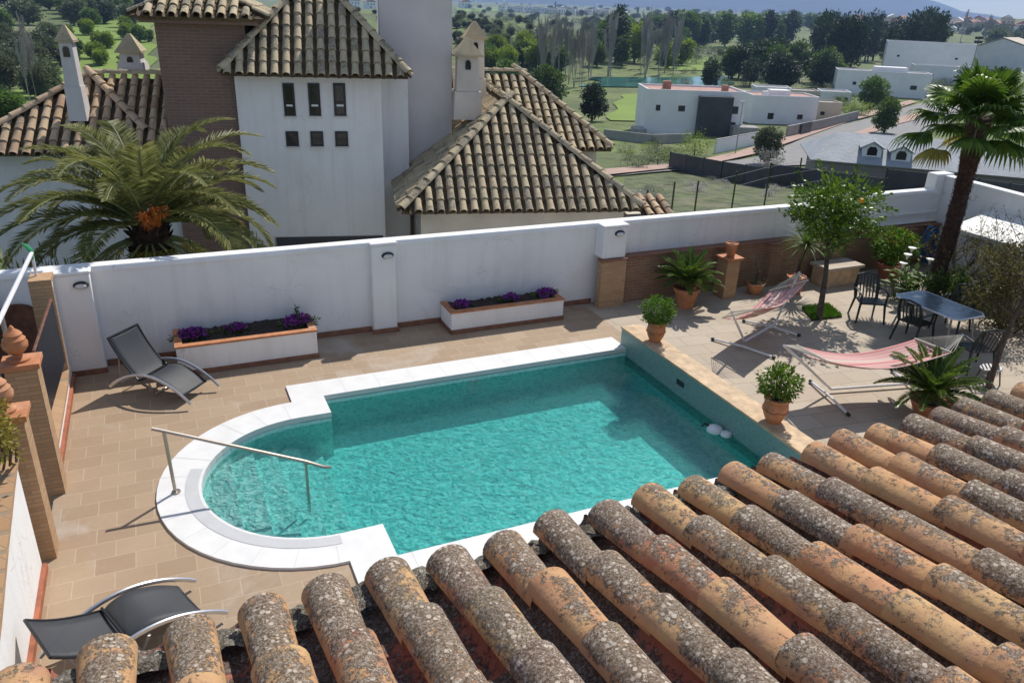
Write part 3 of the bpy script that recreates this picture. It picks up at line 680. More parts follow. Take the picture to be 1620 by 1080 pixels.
# ================================================================ LEFT SIDE: low wall, gate piers, frame
wl = Vector((-1.9, 10, 0))
lw = empty('boundary_wall', (-1.9, 10, 0), label='low white wall with clay coping and skirting on the left edge of the patio', cat='wall')
def side(name, prof, mat, x0=-2.02, x1=-1.78):
    mb = MB(); mb.extr([(x0, y, z) for y, z in prof], (x1-x0, 0, 0)); return W_(mb).build(name, mat, lw)
side('front_panel', [(3, -1.7), (8.42, -1.7), (8.42, 1.42), (8.0, 1.34), (7.2, 1.16), (6.4, .95), (5.2, .75), (3, .6)], M['plaster'])
cp = [(8.42, 1.42), (8.0, 1.34), (7.2, 1.16), (6.4, .95), (5.2, .75), (3, .6)]
side('front_coping', [(y, z+.002) for y, z in cp] + [(y, z+.07) for y, z in reversed(cp)], M['brick_pillar'], -2.06, -1.75)
side('back_panel', [(10.25, -1.7), (13.55, -1.7), (13.55, 1.75), (13.25, 1.75), (13.15, .3), (12.7, .24), (10.25, .24)], M['plaster'])
cp = [(13.56, 1.77), (13.22, 1.77), (13.12, .33), (12.7, .25), (10.25, .25)]
side('back_coping', cp[1:] + [(10.25, .31), (12.66, .31), (13.04, .38), (13.16, 1.84), (13.56, 1.84), (13.56, 1.77)], M['brick_pillar'], -2.06, -1.75)
mb = MB(); mb.box(-1.779, -1.73, 3, 8.42, .002, .09); mb.box(-1.779, -1.73, 10.25, 13.5, .002, .09); W_(mb).build('skirting', M['clay_dark'], lw)
def pier(y, label):
    e = empty('gate_pier', (-1.83, y, 0), label=label, cat='gate pier', group='brick gate piers')
    mb = MB(); mb.box(-.17, .17, -.15, .15, -1.6, 1.78); mb.build('shaft', M['brick_pillar'], e)
    mb = MB(); mb.box(-.21, .21, -.19, .19, 1.781, 1.85); mb.build('cap', M['clay'], e, bevel=.008)
    return e
pier(10.1, 'tall brick gate pier farther from the viewer carrying a whole clay finial')
pier(8.74, 'tall brick gate pier nearer the viewer half hidden by yellow creeper')
def finial(y, label):
    e = empty('clay_finial', (-1.85, y, 1.852), label=label, cat='finial', group='turned clay finials on the gate piers')
    mb = MB(); mb.lathe([(.13, 0), (.13, .025), (.06, .05), (.05, .08), (.10, .12), (.135, .17), (.14, .22), (.12, .26), (.125, .275), (.1, .3), (.09, .32)], 24); mb.build('urn_body', M['clay'], e, smooth=True, angle=50)
    mb = MB(); mb.lathe([(.095, .32), (.1, .335), (.07, .37), (.03, .4), (.028, .42), (.002, .45)], 24); mb.build('lid', M['clay'], e, smooth=True, angle=50)
finial(10.1, 'turned clay finial on top of the farther gate pier')
finial(8.74, 'turned clay finial on the nearer gate pier beside yellow creeper')
# dark lattice screen standing on the low part of the wall
e = empty('lattice_screen', (-1.9, 11.6, .31), label='black woven lattice screen with brown frame behind the farther gate pier', cat='screen')
wl = Vector((-1.9, 11.6, .31))
mb = MB(); LQ = [aty(101, 572, 12.95), aty(80, 474, 12.95), aty(53, 556, 11.2), aty(78, 652, 11.2)]; mb.extr(LQ, (.02, 0, 0)); W_(mb).build('mesh_panel', M['lattice'], e)
mb = MB(); mb.tube(LQ+LQ[:1], .022, 6); W_(mb).build('frame', M['wood_dark'], e)
# white arched recess with wooden door on the lane beyond, in the garden wall
e = empty('arched_door', (-2.3, 13.88, -1.6), label='brown arched wooden door in the white wall past the lattice screen', cat='door')
wl = Vector((-2.3, 13.88, -1.6)); cx_ = -2.42
pts = [(cx_-.4, 13.86, -1.6), (cx_+.42, 13.86, -1.6)] + [(cx_+.01+.41*cos(a), 13.86, .85+.41*sin(a)) for a in [pi*k/14 for k in range(15)]]
mb = MB(); mb.extr(pts, (0, .035, 0)); W_(mb).build('door_leaf', M['wood_dark'], e)
mb = MB(); mb.lathe([(.03, 0), (.03, .03), (.01, .05)], 10); o = W_(mb).build('handle', M['black'], e); o.location = (.2, -.03, 1.0+.0); o.rotation_euler = (radians(90), 0, 0); o.data.transform(Matrix.Translation(wl))
# lane floor
mb = MB(); mb.quad((-8, 1.0, -1.58), (-1.8, 1.0, -1.58), (-1.8, 13.9, -1.58), (-8, 13.9, -1.58)); tag(mb.build('lane', M['concrete']), kind='structure')
# white metal frame
e = empty('awning_frame', (-2.1, 11, 0), label='white tubular awning frame rising over the lane with green cloth at its tip', cat='frame')
wl = Vector((-2.1, 11, 0))
A_ = aty(50, 400, 13.4); B_ = aty(2, 500, 10.6); C_ = aty(68, 486, 13.45); D_ = aty(30, 610, 10.9)
mb = MB(); mb.tube([A_, B_, B_+(B_-A_)*.6], .03, 8); W_(mb).build('top_rail', M['white_metal'], e, smooth=True)
mb = MB(); mb.tube([A_, C_, Vector((C_.x, C_.y, -.2))], .022, 8); W_(mb).build('strut', M['white_metal'], e, smooth=True)
mb = MB(); mb.tube([B_, D_, D_+(D_-B_).normalized()*.9], .028, 8); W_(mb).build('strut', M['grey_metal'], e, smooth=True)
mb = MB(); mb.tube([A_+Vector((-.02, 0, -.1)), A_+Vector((0, 0, .02)), A_+Vector((-.04, 0, .1)), A_+Vector((-.1, 0, .16))], [.03, .035, .03, .01], 7); W_(mb).build('cloth_knot', M['rubber'], e, smooth=True)
# ================================================================ plant helpers
def leaf(mb, p, d, nrm, ln, wd):
    d = d.normalized(); s = d.cross(nrm)
    if s.length < 1e-4: s = d.cross(Vector((1, 0, .3)))
    s.normalize(); up = s.cross(d)
    mb.add([p, p+d*ln*.45+s*wd*.5+up*ln*.05, p+d*ln, p+d*ln*.45-s*wd*.5+up*ln*.05], [(0, 1, 2, 3)])
def rv(r): 
    while 1:
        v = Vector((r.uniform(-1, 1), r.uniform(-1, 1), r.uniform(-1, 1)))
        if .01 < v.length < 1: return v
def crown(mb, r, clumps, per, size, shape=(1, 1, 1), c=(0, 0, 0), crad=.3, hollow=.35, aspect=.5, low=-1):
    # leaf clumps spread through an ellipsoid volume
    c = Vector(c)
    for _ in range(clumps):
        v = rv(r)
        v = v.normalized()*(hollow+(1-hollow)*r.random()**.6)
        if v.z < low: v.z = low*r.random()
        cc = c+Vector((v.x*shape[0], v.y*shape[1], v.z*shape[2])); cr = crad*r.uniform(.6, 1.3)
        for _ in range(per):
            q = rv(r)*cr; q.z *= .75
            d = (q+v*cr*.6+rv(r)*cr*.6)
            leaf(mb, cc+q, d, rv(r)+Vector((0, 0, .8)), size*r.uniform(.7, 1.3), size*aspect)
def branchy(mb, r, base, d, ln, rad, depth, spread=.55, tips=None, seg=4, n=6, up=.15):
    P = [Vector(base)]; dd = Vector(d).normalized()
    for k in range(seg):
        dd = (dd+rv(r)*.16+Vector((0, 0, up*.3))).normalized(); P.append(P[-1]+dd*ln/seg)
    mb.tube(P, [rad*(1-.5*k/seg) for k in range(seg+1)], n, caps=True)
    if tips is not None and depth <= 1: tips += P[2:]
    if depth > 0:
        for _ in range(r.choice([2, 3, 3])):
            k = r.randint(max(1, seg-2), seg); nd = (dd+rv(r)*spread*1.6).normalized(); nd.z = max(nd.z, -.1)
            branchy(mb, r, P[k], nd, ln*r.uniform(.6, .8), rad*.55, depth-1, spread, tips, seg, max(4, n-1), up)
def frond_curve(az, el0, el1, ln, n=12, droop=1.0):
    # a midrib that leaves at elevation el0 and bends to el1
    P = [Vector((0, 0, 0))]
    for k in range(n):
        t = (k+.5)/n; el = el0+(el1-el0)*t**droop
        P.append(P[-1]+Vector((cos(az)*cos(el), sin(az)*cos(el), sin(el)))*ln/n)
    return P
def pinnate(rmb, lmb, r, base, az, el0, el1, ln, nl, ll, lw, rad=.02, vee=.5, droop=1.2, start=.12, hang=.25):
    P = [base+p for p in frond_curve(az, el0, el1, ln, 12, droop)]
    rmb.tube(P, [rad*(1-.85*k/12) for k in range(13)], 5)
    side = Vector((-sin(az), cos(az), 0))
    for k in range(nl):
        t = start+(1-start)*k/(nl-1); f = t*12; i = min(11, int(f)); p = P[i].lerp(P[i+1], f-i); tg = (P[i+1]-P[i]).normalized()
        up = side.cross(tg)*-1
        if up.z < 0: up = -up
        L_ = ll*(math.sin(pi*min(1, t*.85+.12))**.6)*r.uniform(.85, 1.1)
        for s in (-1, 1):
            d = (side*s*1.0+tg*(.55+.5*t)+up*vee+Vector((0, 0, -hang*r.uniform(.5, 1.5)))+rv(r)*.12)
            leaf(lmb, p, d, up, L_, lw)

# ================================================================ PLANTERS
def flowers(mb_f, mb_g, r, c, rad, n=90):
    for _ in range(n):
        q = rv(r); p = Vector(c)+Vector((q.x*rad, q.y*rad*.7, abs(q.z)*rad*.55))
        for k in range(3): leaf(mb_f, p, rv(r)+Vector((0, 0, .4)), rv(r), .055, .04)
        leaf(mb_g, p-Vector((0, 0, .03)), rv(r)+Vector((0, 0, .3)), rv(r), .07, .025)
def planter(x0, x1, y0, h, label, spots):
    e = empty('planter_box', ((x0+x1)/2, (y0+13.85)/2, 0), label=label, cat='planter', group='white planters against the garden wall')
    L0 = e.location; y1 = 13.84
    def Q(mb): mb.v = [(p[0]-L0.x, p[1]-L0.y, p[2]) for p in mb.v]; return mb
    mb = MB(); t = .1
    mb.box(x0, x1, y0, y0+t, .0, h); mb.box(x0, x0+t, y0+t, y1, 0, h); mb.box(x1-t, x1, y0+t, y1, 0, h); 
    Q(mb).build('trough', M['plaster'], e)
    mb = MB(); mb.box(x0-.015, x1+.015, y0-.015, y0+t+.01, h+.001, h+.035); mb.box(x0-.015, x0+t+.01, y0+t+.011, y1, h+.001, h+.035); mb.box(x1-t-.01, x1+.015, y0+t+.011, y1, h+.001, h+.035)
    Q(mb).build('brick_rim', M['clay'], e)
    mb = MB(); mb.box(x0-.02, x1+.02, y0-.02, y0-.001, .002, .085); mb.box(x0-.02, x0-.001, y0, y1, .002, .085); Q(mb).build('skirting', M['skirting'], e)
    mb = MB(); nx = 40; ny = 6
    for j in range(ny+1):
        for i in range(nx+1): mb.v.append((x0+t+(x1-x0-2*t)*i/nx, y0+t+(y1-y0-t)*j/ny, h-.04+rnd.uniform(-.02, .03)+.03*(j/ny)))
    for j in range(ny):
        for i in range(nx): q = j*(nx+1)+i; mb.f.append((q, q+1, q+nx+2, q+nx+1))
    Q(mb).build('soil', M['soil'], e, smooth=True)
    for (x, y, rad, lab, kind) in spots:
        r = random.Random(int(x*100)); p = empty('flower_clump', (x, y, h-.06), label=lab, cat='flowers', group='purple flower clumps in the planters')
        f = MB(); g = MB(); flowers(f, g, r, (0, 0, .07), rad*1.25, int(700*rad)); crown(g, r, 30, 14, .06, (rad*1.7, rad*.8, .08), (0, 0, .05), .06)
        if kind == 'tall':
            g.tube([(0, 0, 0), (.02, 0, .2), (-.02, 0, .36)], [.02, .018, .012], 6)
            for k in range(40): leaf(g, Vector((0, 0, .05+.33*k/40)), rv(r)+Vector((0, 0, .5)), rv(r), .1, .04)
        f.build('petals', M['flower_purple'], p); g.build('foliage', M['lf_mid'], p)
planter(-.16, 2.15, 13.02, .5, 'longer white planter with brick rim and purple flowers beside the sun lounger', [
    (.12, 13.5, .2, 'purple flower clump at the end of the longer planter nearest the sun lounger', ''),
    (.85, 13.55, .15, 'small purple flower clump in the middle of the longer planter', ''),
    (1.9, 13.5, .22, 'big purple flower clump with a tall green stalk in the longer planter', 'tall')])
planter(4.75, 7.17, 13.22, .42, 'white planter with three small purple clumps between two wall pilasters', [
    (5.05, 13.5, .18, 'bright purple flower clump at the pilaster end of the second planter', ''),
    (6.15, 13.6, .15, 'small purple flower clump in the middle of the second planter', ''),
    (6.95, 13.6, .19, 'purple flower clump at the end of the second planter nearest the brick pier', '')])

# ================================================================ SUN LOUNGERS
def lounger(loc, rz, label, flat=False):
    # local +Y runs from the foot end to the head end
    e = empty('sun_lounger', loc, rz, label=label, cat='sun lounger', group='charcoal sling sun loungers')
    for sx in (-1, 1):
        P = []
        for k in range(19):
            t = k/18; y = -.02+1.55*t; z = .03+(.40 if not flat else .36)*sin(pi*min(1, t*.93+.03))**.8
            P.append((sx*.34, y, z))
        mb = MB(); mb.tube(P, .02, 8, flat=1.3); mb.build('side_rail', M['alu'], e, smooth=True)
    def strip(ctrl, w, name, nseg=16):
        mb = MB(); Pt = []
        for k in range(nseg+1):
            t = k/nseg*(len(ctrl)-1); i = min(len(ctrl)-2, int(t)); f = t-i
            p0 = ctrl[max(0, i-1)]; p1 = ctrl[i]; p2 = ctrl[i+1]; p3 = ctrl[min(len(ctrl)-1, i+2)]
            q = [.5*((2*p1[j])+(-p0[j]+p2[j])*f+(2*p0[j]-5*p1[j]+4*p2[j]-p3[j])*f*f+(-p0[j]+3*p1[j]-3*p2[j]+p3[j])*f**3) for j in (0, 1)]
            Pt.append(q)
        for q in Pt:
            for s in range(7): x = -w+2*w*s/6; mb.v.append((x, q[0], q[1]-.02*(1-(x/w)**2)))
        for k in range(nseg):
            for s in range(6): a = k*7+s; mb.f.append((a, a+1, a+8, a+7))
        o = mb.build(name, M['sling'], e, smooth=True, thick=.006); return Pt
    seat = [(.18, .16), (.4, .30), (.65, .385), (.85, .36), (.95, .28)]
    strip(seat, .30, 'seat_sling')
    back = [(.93, .30), (1.05, .40), (1.2, .58), (1.32, .76), (1.42, .95)] if not flat else [(.93, .30), (1.1, .35), (1.28, .42), (1.43, .5), (1.57, .6)]
    Pt = strip(back, .31, 'backrest_sling')
    for sx in (-1, 1):
        mb = MB(); mb.tube([(sx*.315, y, z) for y, z in Pt], .016, 6); mb.build('backrest_tube', M['black'], e, smooth=True)
    for y, z in ((.2, .15), (.93, .33), back[-1]):
        mb = MB(); mb.tube([(-.32, y, z), (.32, y, z)], .015, 6); mb.build('crossbar', M['black'], e, smooth=True)
    mb = MB(); bz = .68 if not flat else .42
    mb.tube([(-.30, 1.28, bz), (-.28, 1.35, .18), (.28, 1.35, .18), (.30, 1.28, bz)], .012, 6); mb.build('back_prop', M['grey_metal'], e, smooth=True)
    mb = MB(); mb.tube([(-.32, .75, .3), (-.2, .8, .03), (.2, .8, .03), (.32, .75, .3)], .016, 6); mb.build('ground_frame', M['grey_metal'], e, smooth=True)
a = at(300, 648); b = at(347, 617); c = (a+b)/2; ax = Vector((-(b-a).y, (b-a).x, 0)).normalized()
lounger((c.x, c.y, 0), atan2(-ax.x, ax.y), 'charcoal sling sun lounger with raised back by the longer planter')
a = at(305, 917, .1); b = at(357, 969, .1); c = (a+b)/2; d = (b-a); ax = Vector((d.y, -d.x, 0)).normalized()
lounger((c.x, c.y, 0), atan2(-ax.x, ax.y), 'charcoal sling sun lounger just beyond the tiled eave and half hidden by it', True)

# ================================================================ POTS AND PLANTS
def pot_prof(r, h, kind):
    if kind == 'urn': return [(r*.58, 0), (r*.6, h*.04), (r*.86, h*.3), (r*.98, h*.55), (r*.9, h*.78), (r*.82, h*.84), (r*1.0, h*.9), (r*1.02, h*.99), (r*.92, h), (r*.86, h*.93)]
    if kind == 'bowl': return [(r*.6, 0), (r*.75, h*.2), (r*.95, h*.7), (r, h*.88), (r*1.06, h*.9), (r*1.06, h), (r*.95, h), (r*.92, h*.92)]
    return [(r*.66, 0), (r*.95, h*.82), (r*1.05, h*.83), (r*1.06, h), (r*.95, h), (r*.93, h*.93)]
def pot(loc, r, h, kind, label, mat='clay', group=None):
    e = empty('clay_pot', loc, label=label, cat='plant pot', group=group or 'terracotta pots round the terrace')
    mb = MB(); mb.lathe(pot_prof(r, h, kind), 28); mb.build('pot_body', M[mat], e, smooth=True, angle=35)
    mb = MB(); mb.lathe([(r*.9, h*.9), (r*.5, h*.93), (.001, h*.94)], 20); mb.build('soil', M['soil'], e)
    if kind == 'urn':
        mb = MB(); z = h*.56
        for k in range(6):
            a0 = 2*pi*k/6; 
            mb.tube([((r*1.0)*cos(a0+t*pi/18), (r*1.0)*sin(a0+t*pi/18), z-.03*sin(pi*t/6)) for t in range(7)], .006, 5)
        mb.build('garland', M['clay_dark'], e)
    return e
def ballplant(loc, rx, rz, label, mat, seed, n=150, per=14, size=.05, name='topiary_bush', cat='bush'):
    e = empty(name, loc, label=label, cat=cat, group=None); r = random.Random(seed)
    mb = MB(); mb.tube([(0, 0, -.05), (.01, 0, rz*.9)], [.03, .015], 6)
    for k in range(9): a = k*.7; mb.tube([(0, 0, rz*.25), (rx*.5*cos(a), rx*.5*sin(a), rz*(.7+.3*(k % 3)))], [.012, .005], 4)
    mb.build('stem', M['bark'], e)
    mb = MB(); crown(mb, r, n, per, size, (rx, rx, rz), (0, 0, rz*.95), crad=rx*.24, hollow=.55, low=-.7); mb.build('foliage', M[mat], e)
    return e
P1 = at(1036, 541, .386); P2 = at(1229, 672, .386)
pot((7.84, 10.88, .386), .175, .38, 'urn', 'terracotta urn on the pool parapet holding the bright clipped bush')
ballplant((7.84, 10.88, .72), .29, .25, 'bright yellow green clipped ball bush at the far end of the pool parapet', 'lf_box', 3)
pot((7.85, 7.72, .386), .19, .40, 'urn', 'terracotta urn on the pool parapet holding the dark leafy bush')
ballplant((7.86, 7.74, .76), .29, .25, 'dark green loose bush in the urn nearest the tiled eave', 'lf_citrus', 5, 130, 12, .06)

def cycad(loc, label, seed, n=44, ln=.75, rz=0, tilt=1.0):
    e = empty('sago_palm', loc, label=label, cat='sago palm', group='sago palms in terracotta pots'); r = random.Random(seed)
    mb = MB(); mb.lathe([(.12, -.1), (.14, 0), (.12, .12), (.06, .18), (.01, .2)], 12); mb.build('trunk', M['palmbark'], e, smooth=True)
    rm = MB(); lm = MB()
    for k in range(n):
        ring = k/n; az = k*2.399+r.uniform(-.15, .15); el0 = radians(78-72*ring**.9); el1 = el0-radians(r.uniform(30, 50)); 
        pinnate(rm, lm, r, Vector((cos(az)*.05, sin(az)*.05, .13)), az, el0, el1, ln*r.uniform(.85, 1.08), 54, .15, .022, .011, .35, 1.3, .1, .05)
    rm.build('midribs', M['rachis'], e); lm.build('foliage', M['lf_sago'], e)
pot((10.05, 13.02, 0), .27, .44, 'tub', 'wide terracotta pot holding the sago palm beside the brick pedestal')
cycad((10.05, 13.02, .46), 'deep green sago palm standing against the brick foot of the white wall', 11, 46, .72)
pot((10.98, 7.52, 0), .32, .27, 'bowl', 'broad terracotta bowl half hidden by the roof tiles under a spreading sago palm')
cycad((10.95, 7.55, .28), 'spreading light green sago palm in front of the near hammock', 12, 42, .84)
# urn on the pedestal
pot((11.3, 13.25, .952), .13, .3, 'tub', 'small empty clay urn on top of the brick pedestal')
pot((12.1, 13.2, 0), .2, .26, 'bowl', 'small clay pot with a wispy bare plant at the foot of the brick wall')
e = empty('wispy_plant', (12.1, 13.2, .24), label='wispy half bare plant in the small pot by the brick wall', cat='plant'); r = random.Random(4)
mb = MB(); tips = []
for k in range(7): branchy(mb, r, (0, 0, 0), (r.uniform(-.6, .6), r.uniform(-.6, .6), 1), .4, .008, 1, .5, tips, 3, 4)
mb.build('stems', M['bark'], e); mb = MB()
crown(mb, r, 30, 9, .05, (.22, .22, .1), (0, 0, .04), .07); 
for t_ in tips: leaf(mb, t_, rv(r), rv(r), .04, .01)
mb.build('foliage', M['lf_olive'], e)
pot((13.05, 12.95, 0), .21, .4, 'tub', 'tapered terracotta pot of the spiky fan plant behind the orange tree')
e = empty('spiky_plant', (13.05, 12.95, .38), label='spiky dracaena with long arching blades behind the orange tree', cat='plant'); r = random.Random(9)
mb = MB(); mb.tube([(0, 0, 0), (.03, 0, .4), (.1, -.03, .75)], [.04, .035, .03], 8); mb.build('stem', M['palmbark'], e)
mb = MB()
for k in range(95):
    az = k*2.399; el = radians(80-95*(k/95)); P = [Vector((.1, -.03, .75))+p for p in frond_curve(az, el, el-.9, r.uniform(.65, .85), 7, 1.4)]
    sd_ = Vector((-sin(az), cos(az), 0))
    for i in range(7):
        w0 = .018*(1-(i/7)**2); w1 = .018*(1-((i+1)/7)**2); mb.quad(P[i]+sd_*w0, P[i+1]+sd_*w1, P[i+1]-sd_*w1, P[i]-sd_*w0)
mb.build('foliage', M['lf_mid'], e)
# raised stone bed
wl = Vector((14.9, 13.1, 0))
e = empty('stone_bench', (14.9, 13.1, 0), label='low pale stone bench before the brick wall right of the orange tree', cat='bench')
mb = MB(); mb.box(14.0, 15.0, 12.95, 13.45, 0, .42); W_(mb).build('base', M['beigestone'], e, bevel=.01)
mb = MB(); mb.box(13.93, 15.07, 12.88, 13.5, .421, .49); W_(mb).build('slab', M['terrace'], e, bevel=.01)
pot((16.0, 12.95, 0), .3, .42, 'tub', 'large dark clay pot of the orange tinted shrub near the blue hose', 'clay_dark')
e = ballplant((16.0, 12.95, .4), .5, .42, 'orange tinted leafy shrub in the large pot near the blue hose', 'lf_box', 21, 110, 12, .1, 'leafy_shrub', 'shrub')
mb = MB(); r = random.Random(8)
for k in range(90): q = rv(r); leaf(mb, Vector((q.x*.45, q.y*.45, .62+abs(q.z)*.25)), rv(r), rv(r), .1, .05)
mb.build('new_leaves', M['lf_dry'], e)
# hose
e = empty('hose', (17.75, 13.45, .6), label='coiled bright blue garden hose hanging on the brick wall', cat='hose')
mb = MB(); r = random.Random(2)
for k in range(9):
    o_ = r.uniform(-.05, .05); mb.tube([((.2+o_)*cos(t*pi/12), r.uniform(-.01, .01)-.02*k, (.42+o_*1.3)*sin(t*pi/12)+r.uniform(-.004, .004)) for t in range(25)], .02, 6)
mb.build('coil', M['blue'], e, smooth=True)
mb = MB(); mb.tube([(0, .2, .42), (0, -.15, .40), (0, -.17, .46)], .02, 6); mb.build('hook', M['black'], e)

# orange tree in its grass square
mb = MB(); r = random.Random(31); G0 = Vector((12.55, 11.62, 0))
pts = [at(1268, 488), at(1310, 483), at(1332, 502), at(1285, 508)]
mb = MB(); mb.extr([Vector((p.x, p.y, .004)) for p in pts][::-1], (0, 0, .02)); tag(mb.build('tree_pit', M['soil']), kind='structure')
mb = MB()
for _ in range(2600):
    a, b = r.random(), r.random(); p = pts[0].lerp(pts[1], a).lerp(pts[3].lerp(pts[2], a), b); leaf(mb, Vector((p.x, p.y, .02)), rv(r)*.5+Vector((0, 0, 1)), rv(r), r.uniform(.05, .1), .012)
tag(mb.build('grass', M['grass_blade']), label='bright green grass growing round the foot of the orange tree', cat='grass', kind='stuff')
ob = at(1296, 505)
e = empty('orange_tree', (ob.x, ob.y, 0), label='orange tree with round glossy crown and one orange fruit by the far hammock', cat='tree'); r = random.Random(33)
top = Vector((.35, .5, 1.55)); mb = MB(); mb.tube([(0, 0, -.1), (.02, .05, .35), (.12, .18, .9), top], [.075, .062, .05, .045], 9)
tips = []
for k in range(6): branchy(mb, r, top-Vector((0, 0, .1*k*.4)), (cos(k*1.05), sin(k*1.05), .7), .6, .03, 2, .6, tips, 4, 5)
mb.build('trunk', M['bark'], e, smooth=True)
cc = Vector((.45, .55, 2.25)); mb = MB()
crown(mb, r, 120, 20, .115, (.9, .9, .62), cc, .17, .25, .48, -.9)
for k in range(26):
    q = rv(r).normalized(); q.z = abs(q.z)*1.1; b_ = cc+Vector((q.x*.75, q.y*.75, q.z*.5))
    for j in range(12): leaf(mb, b_+q*.035*j+rv(r)*.04, q+rv(r)*.9, rv(r), .11, .05)
crown(mb, r, 45, 18, .11, (.55, .55, .5), cc+Vector((-.55, -.4, -.25)), .18, .3, .48, -.9)
for t_ in tips:
    if (t_-cc).length < 1.2:
        for _ in range(5): leaf(mb, t_+rv(r)*.1, rv(r), rv(r), .1, .05)
mb.build('crown', M['lf_citrus'], e)
for q in ((.1, -.35, 2.62),):
    mb = MB(); mb.lathe([(.001, -.045), (.03, -.035), (.045, 0), (.03, .035), (.001, .045)], 12, q); mb.build('orange_fruit', M['orange_peel'], e, smooth=True)

# ================================================================ HAMMOCKS
def hammock(A, B, wd, tilt, tipA, tipB, label, slabel, footA, footB, fwA=.0):
    # A, B: base joints; tipA, tipB: hanging points
    A = Vector(A); B = Vector(B); mid = (A+B)/2; e = empty('hammock_stand', (mid.x, mid.y, 0), label=slabel, cat='hammock stand', group='tubular hammock stands')
    o = Vector((mid.x, mid.y, 0))
    def R_(pts): return [Vector(p)-o for p in pts]
    up = Vector((0, 0, .07))
    mb = MB(); mb.tube(R_([A+up, B+up]), .024, 8); mb.build('base_bar', M['white_metal'], e, smooth=True)
    for (J, T, F) in ((A, tipA, footA), (B, tipB, footB)):
        mb = MB(); mb.tube(R_([J+up, T]), .022, 8); mb.build('arm', M['white_metal'], e, smooth=True)
        f0 = Vector(F[0]); f1 = Vector(F[1]); f0.z = f1.z = .035
        mb = MB(); mb.tube(R_([f0, (f0+f1)/2+Vector((0, 0, .03)), f1]), .022, 8); ft = mb.build('foot_bar', M['white_metal'], e, smooth=True)
        for f in (f0, f1):
            mb = MB(); dd = (f-(f0+f1)/2).normalized(); mb.tube(R_([f-dd*.01, f+dd*.05]), .03, 8); mb.build('end_cap', M['black'], ft, smooth=True)
            o2 = bpy.data.objects[-1] if False else None
    # the cloth
    c = empty('hammock', ((Vector(tipA)+Vector(tipB))/2), label=label, cat='hammock', group='red striped hammocks')
    o = c.location.copy()
    TA, TB = Vector(tipA), Vector(tipB); ax = TB-TA; sd_ = Vector((-ax.y, ax.x, 0)).normalized()
    me = MB(); nu, nv = 26, 14; uv = []
    s0, s1 = .16, .84
    def pt(u, v, sag=.42):
        f = s0+(s1-s0)*u; p = TA.lerp(TB, f); z = -sag*4*f*(1-f)
        return p+sd_*(v-.5)*2*wd+Vector((0, 0, z-tilt*(v-.5)-.07*4*v*(1-v)+.05+.008*sin(v*40)+.01*sin(u*9+v*7)))
    for i in range(nu+1):
        for j in range(nv*2+1):
            me.v.append(pt(i/nu, j/(nv*2))-o); uv.append((i/nu, j/(nv*2)))
    for i in range(nu):
        for j in range(nv*2): q = i*(nv*2+1)+j; me.f.append((q, q+1, q+nv*2+2, q+nv*2+1))
    ob_ = me.build('cloth', M['cloth'], c, smooth=True, thick=.006, angle=80)
    ul = ob_.data.uv_layers.new(name='UVMap')
    for lp in ob_.data.loops: ul.data[lp.index].uv = uv[lp.vertex_index]
    for u, T in ((0, TA), (1, TB)):
        bar0, bar1 = pt(u, -.02), pt(u, 1.02); bar0.z = pt(u, 0).z; bar1.z = pt(u, 1).z
        mb = MB(); mb.tube([bar0-o, bar1-o], .017, 8); mb.build('spreader_bar', M['rope'], c, smooth=True)
        mb = MB()
        for k in range(15): mb.tube([bar0.lerp(bar1, k/14)-o, T-o], .0045, 4, caps=False)
        for k in range(22): mb.tube([bar0.lerp(bar1, (k+.5)/22)-o, pt(u+(.035 if u == 0 else -.035), (k+.5)/22)-o], .004, 3, caps=False)
        mb.build('cords', M['rope'], c)
JA = at(1177, 545); JB = at(1225, 517)
tA = at(1157, 493, .98); tB = aty(1265, 430, JB.y+.25)
hammock(JA, JB, .36, .42, tA, tB, 'red and cream striped hammock farther from the viewer beside the orange tree', 'tubular hammock stand of the farther hammock', (at(1129, 539), at(1222, 567)), (at(1178, 510), at(1262, 532)))
JA = at(1313, 621); JB = at(1440, 612)
tA = at(1240, 546, 1.12); tB = at(1524, 529, 1.12)
hammock(JA, JB, .42, .12, tA, tB, 'red and cream striped hammock nearer the roof behind the spreading sago palm', 'tubular hammock stand of the nearer hammock with its black end cap showing', (at(1340, 657), at(1283, 607)), (at(1470, 640), at(1412, 590)))

# ================================================================ TABLE AND CHAIRS
e = empty('garden_table', (13.83, 9.88, 0), label='long garden table with bluish glass top beside the fan palm', cat='table')
mb = MB(); c_ = .1; x_, y_ = .43, .74
pts = [(x_-c_, -y_), (x_, -y_+c_), (x_, y_-c_), (x_-c_, y_), (-x_+c_, y_), (-x_, y_-c_), (-x_, -y_+c_), (-x_+c_, -y_)]
mb.prism([(p[0]*.97, p[1]*.98) for p in pts], .70, .722); mb.build('glass_top', M['tableglass'], e)
mb = MB(); mb.tube([(p[0], p[1], .71) for p in pts+pts[:1]], .017, 6); mb.build('rim', M['white_metal'], e, smooth=True)
for sx in (-1, 1):
    for sy in (-1, 1):
        mb = MB(); mb.tube([(sx*.3, sy*.55, .7), (sx*.34, sy*.6, .3), (sx*.38, sy*.66, 0)], .02, 7); mb.build('leg', M['grey_metal'], e, smooth=True)
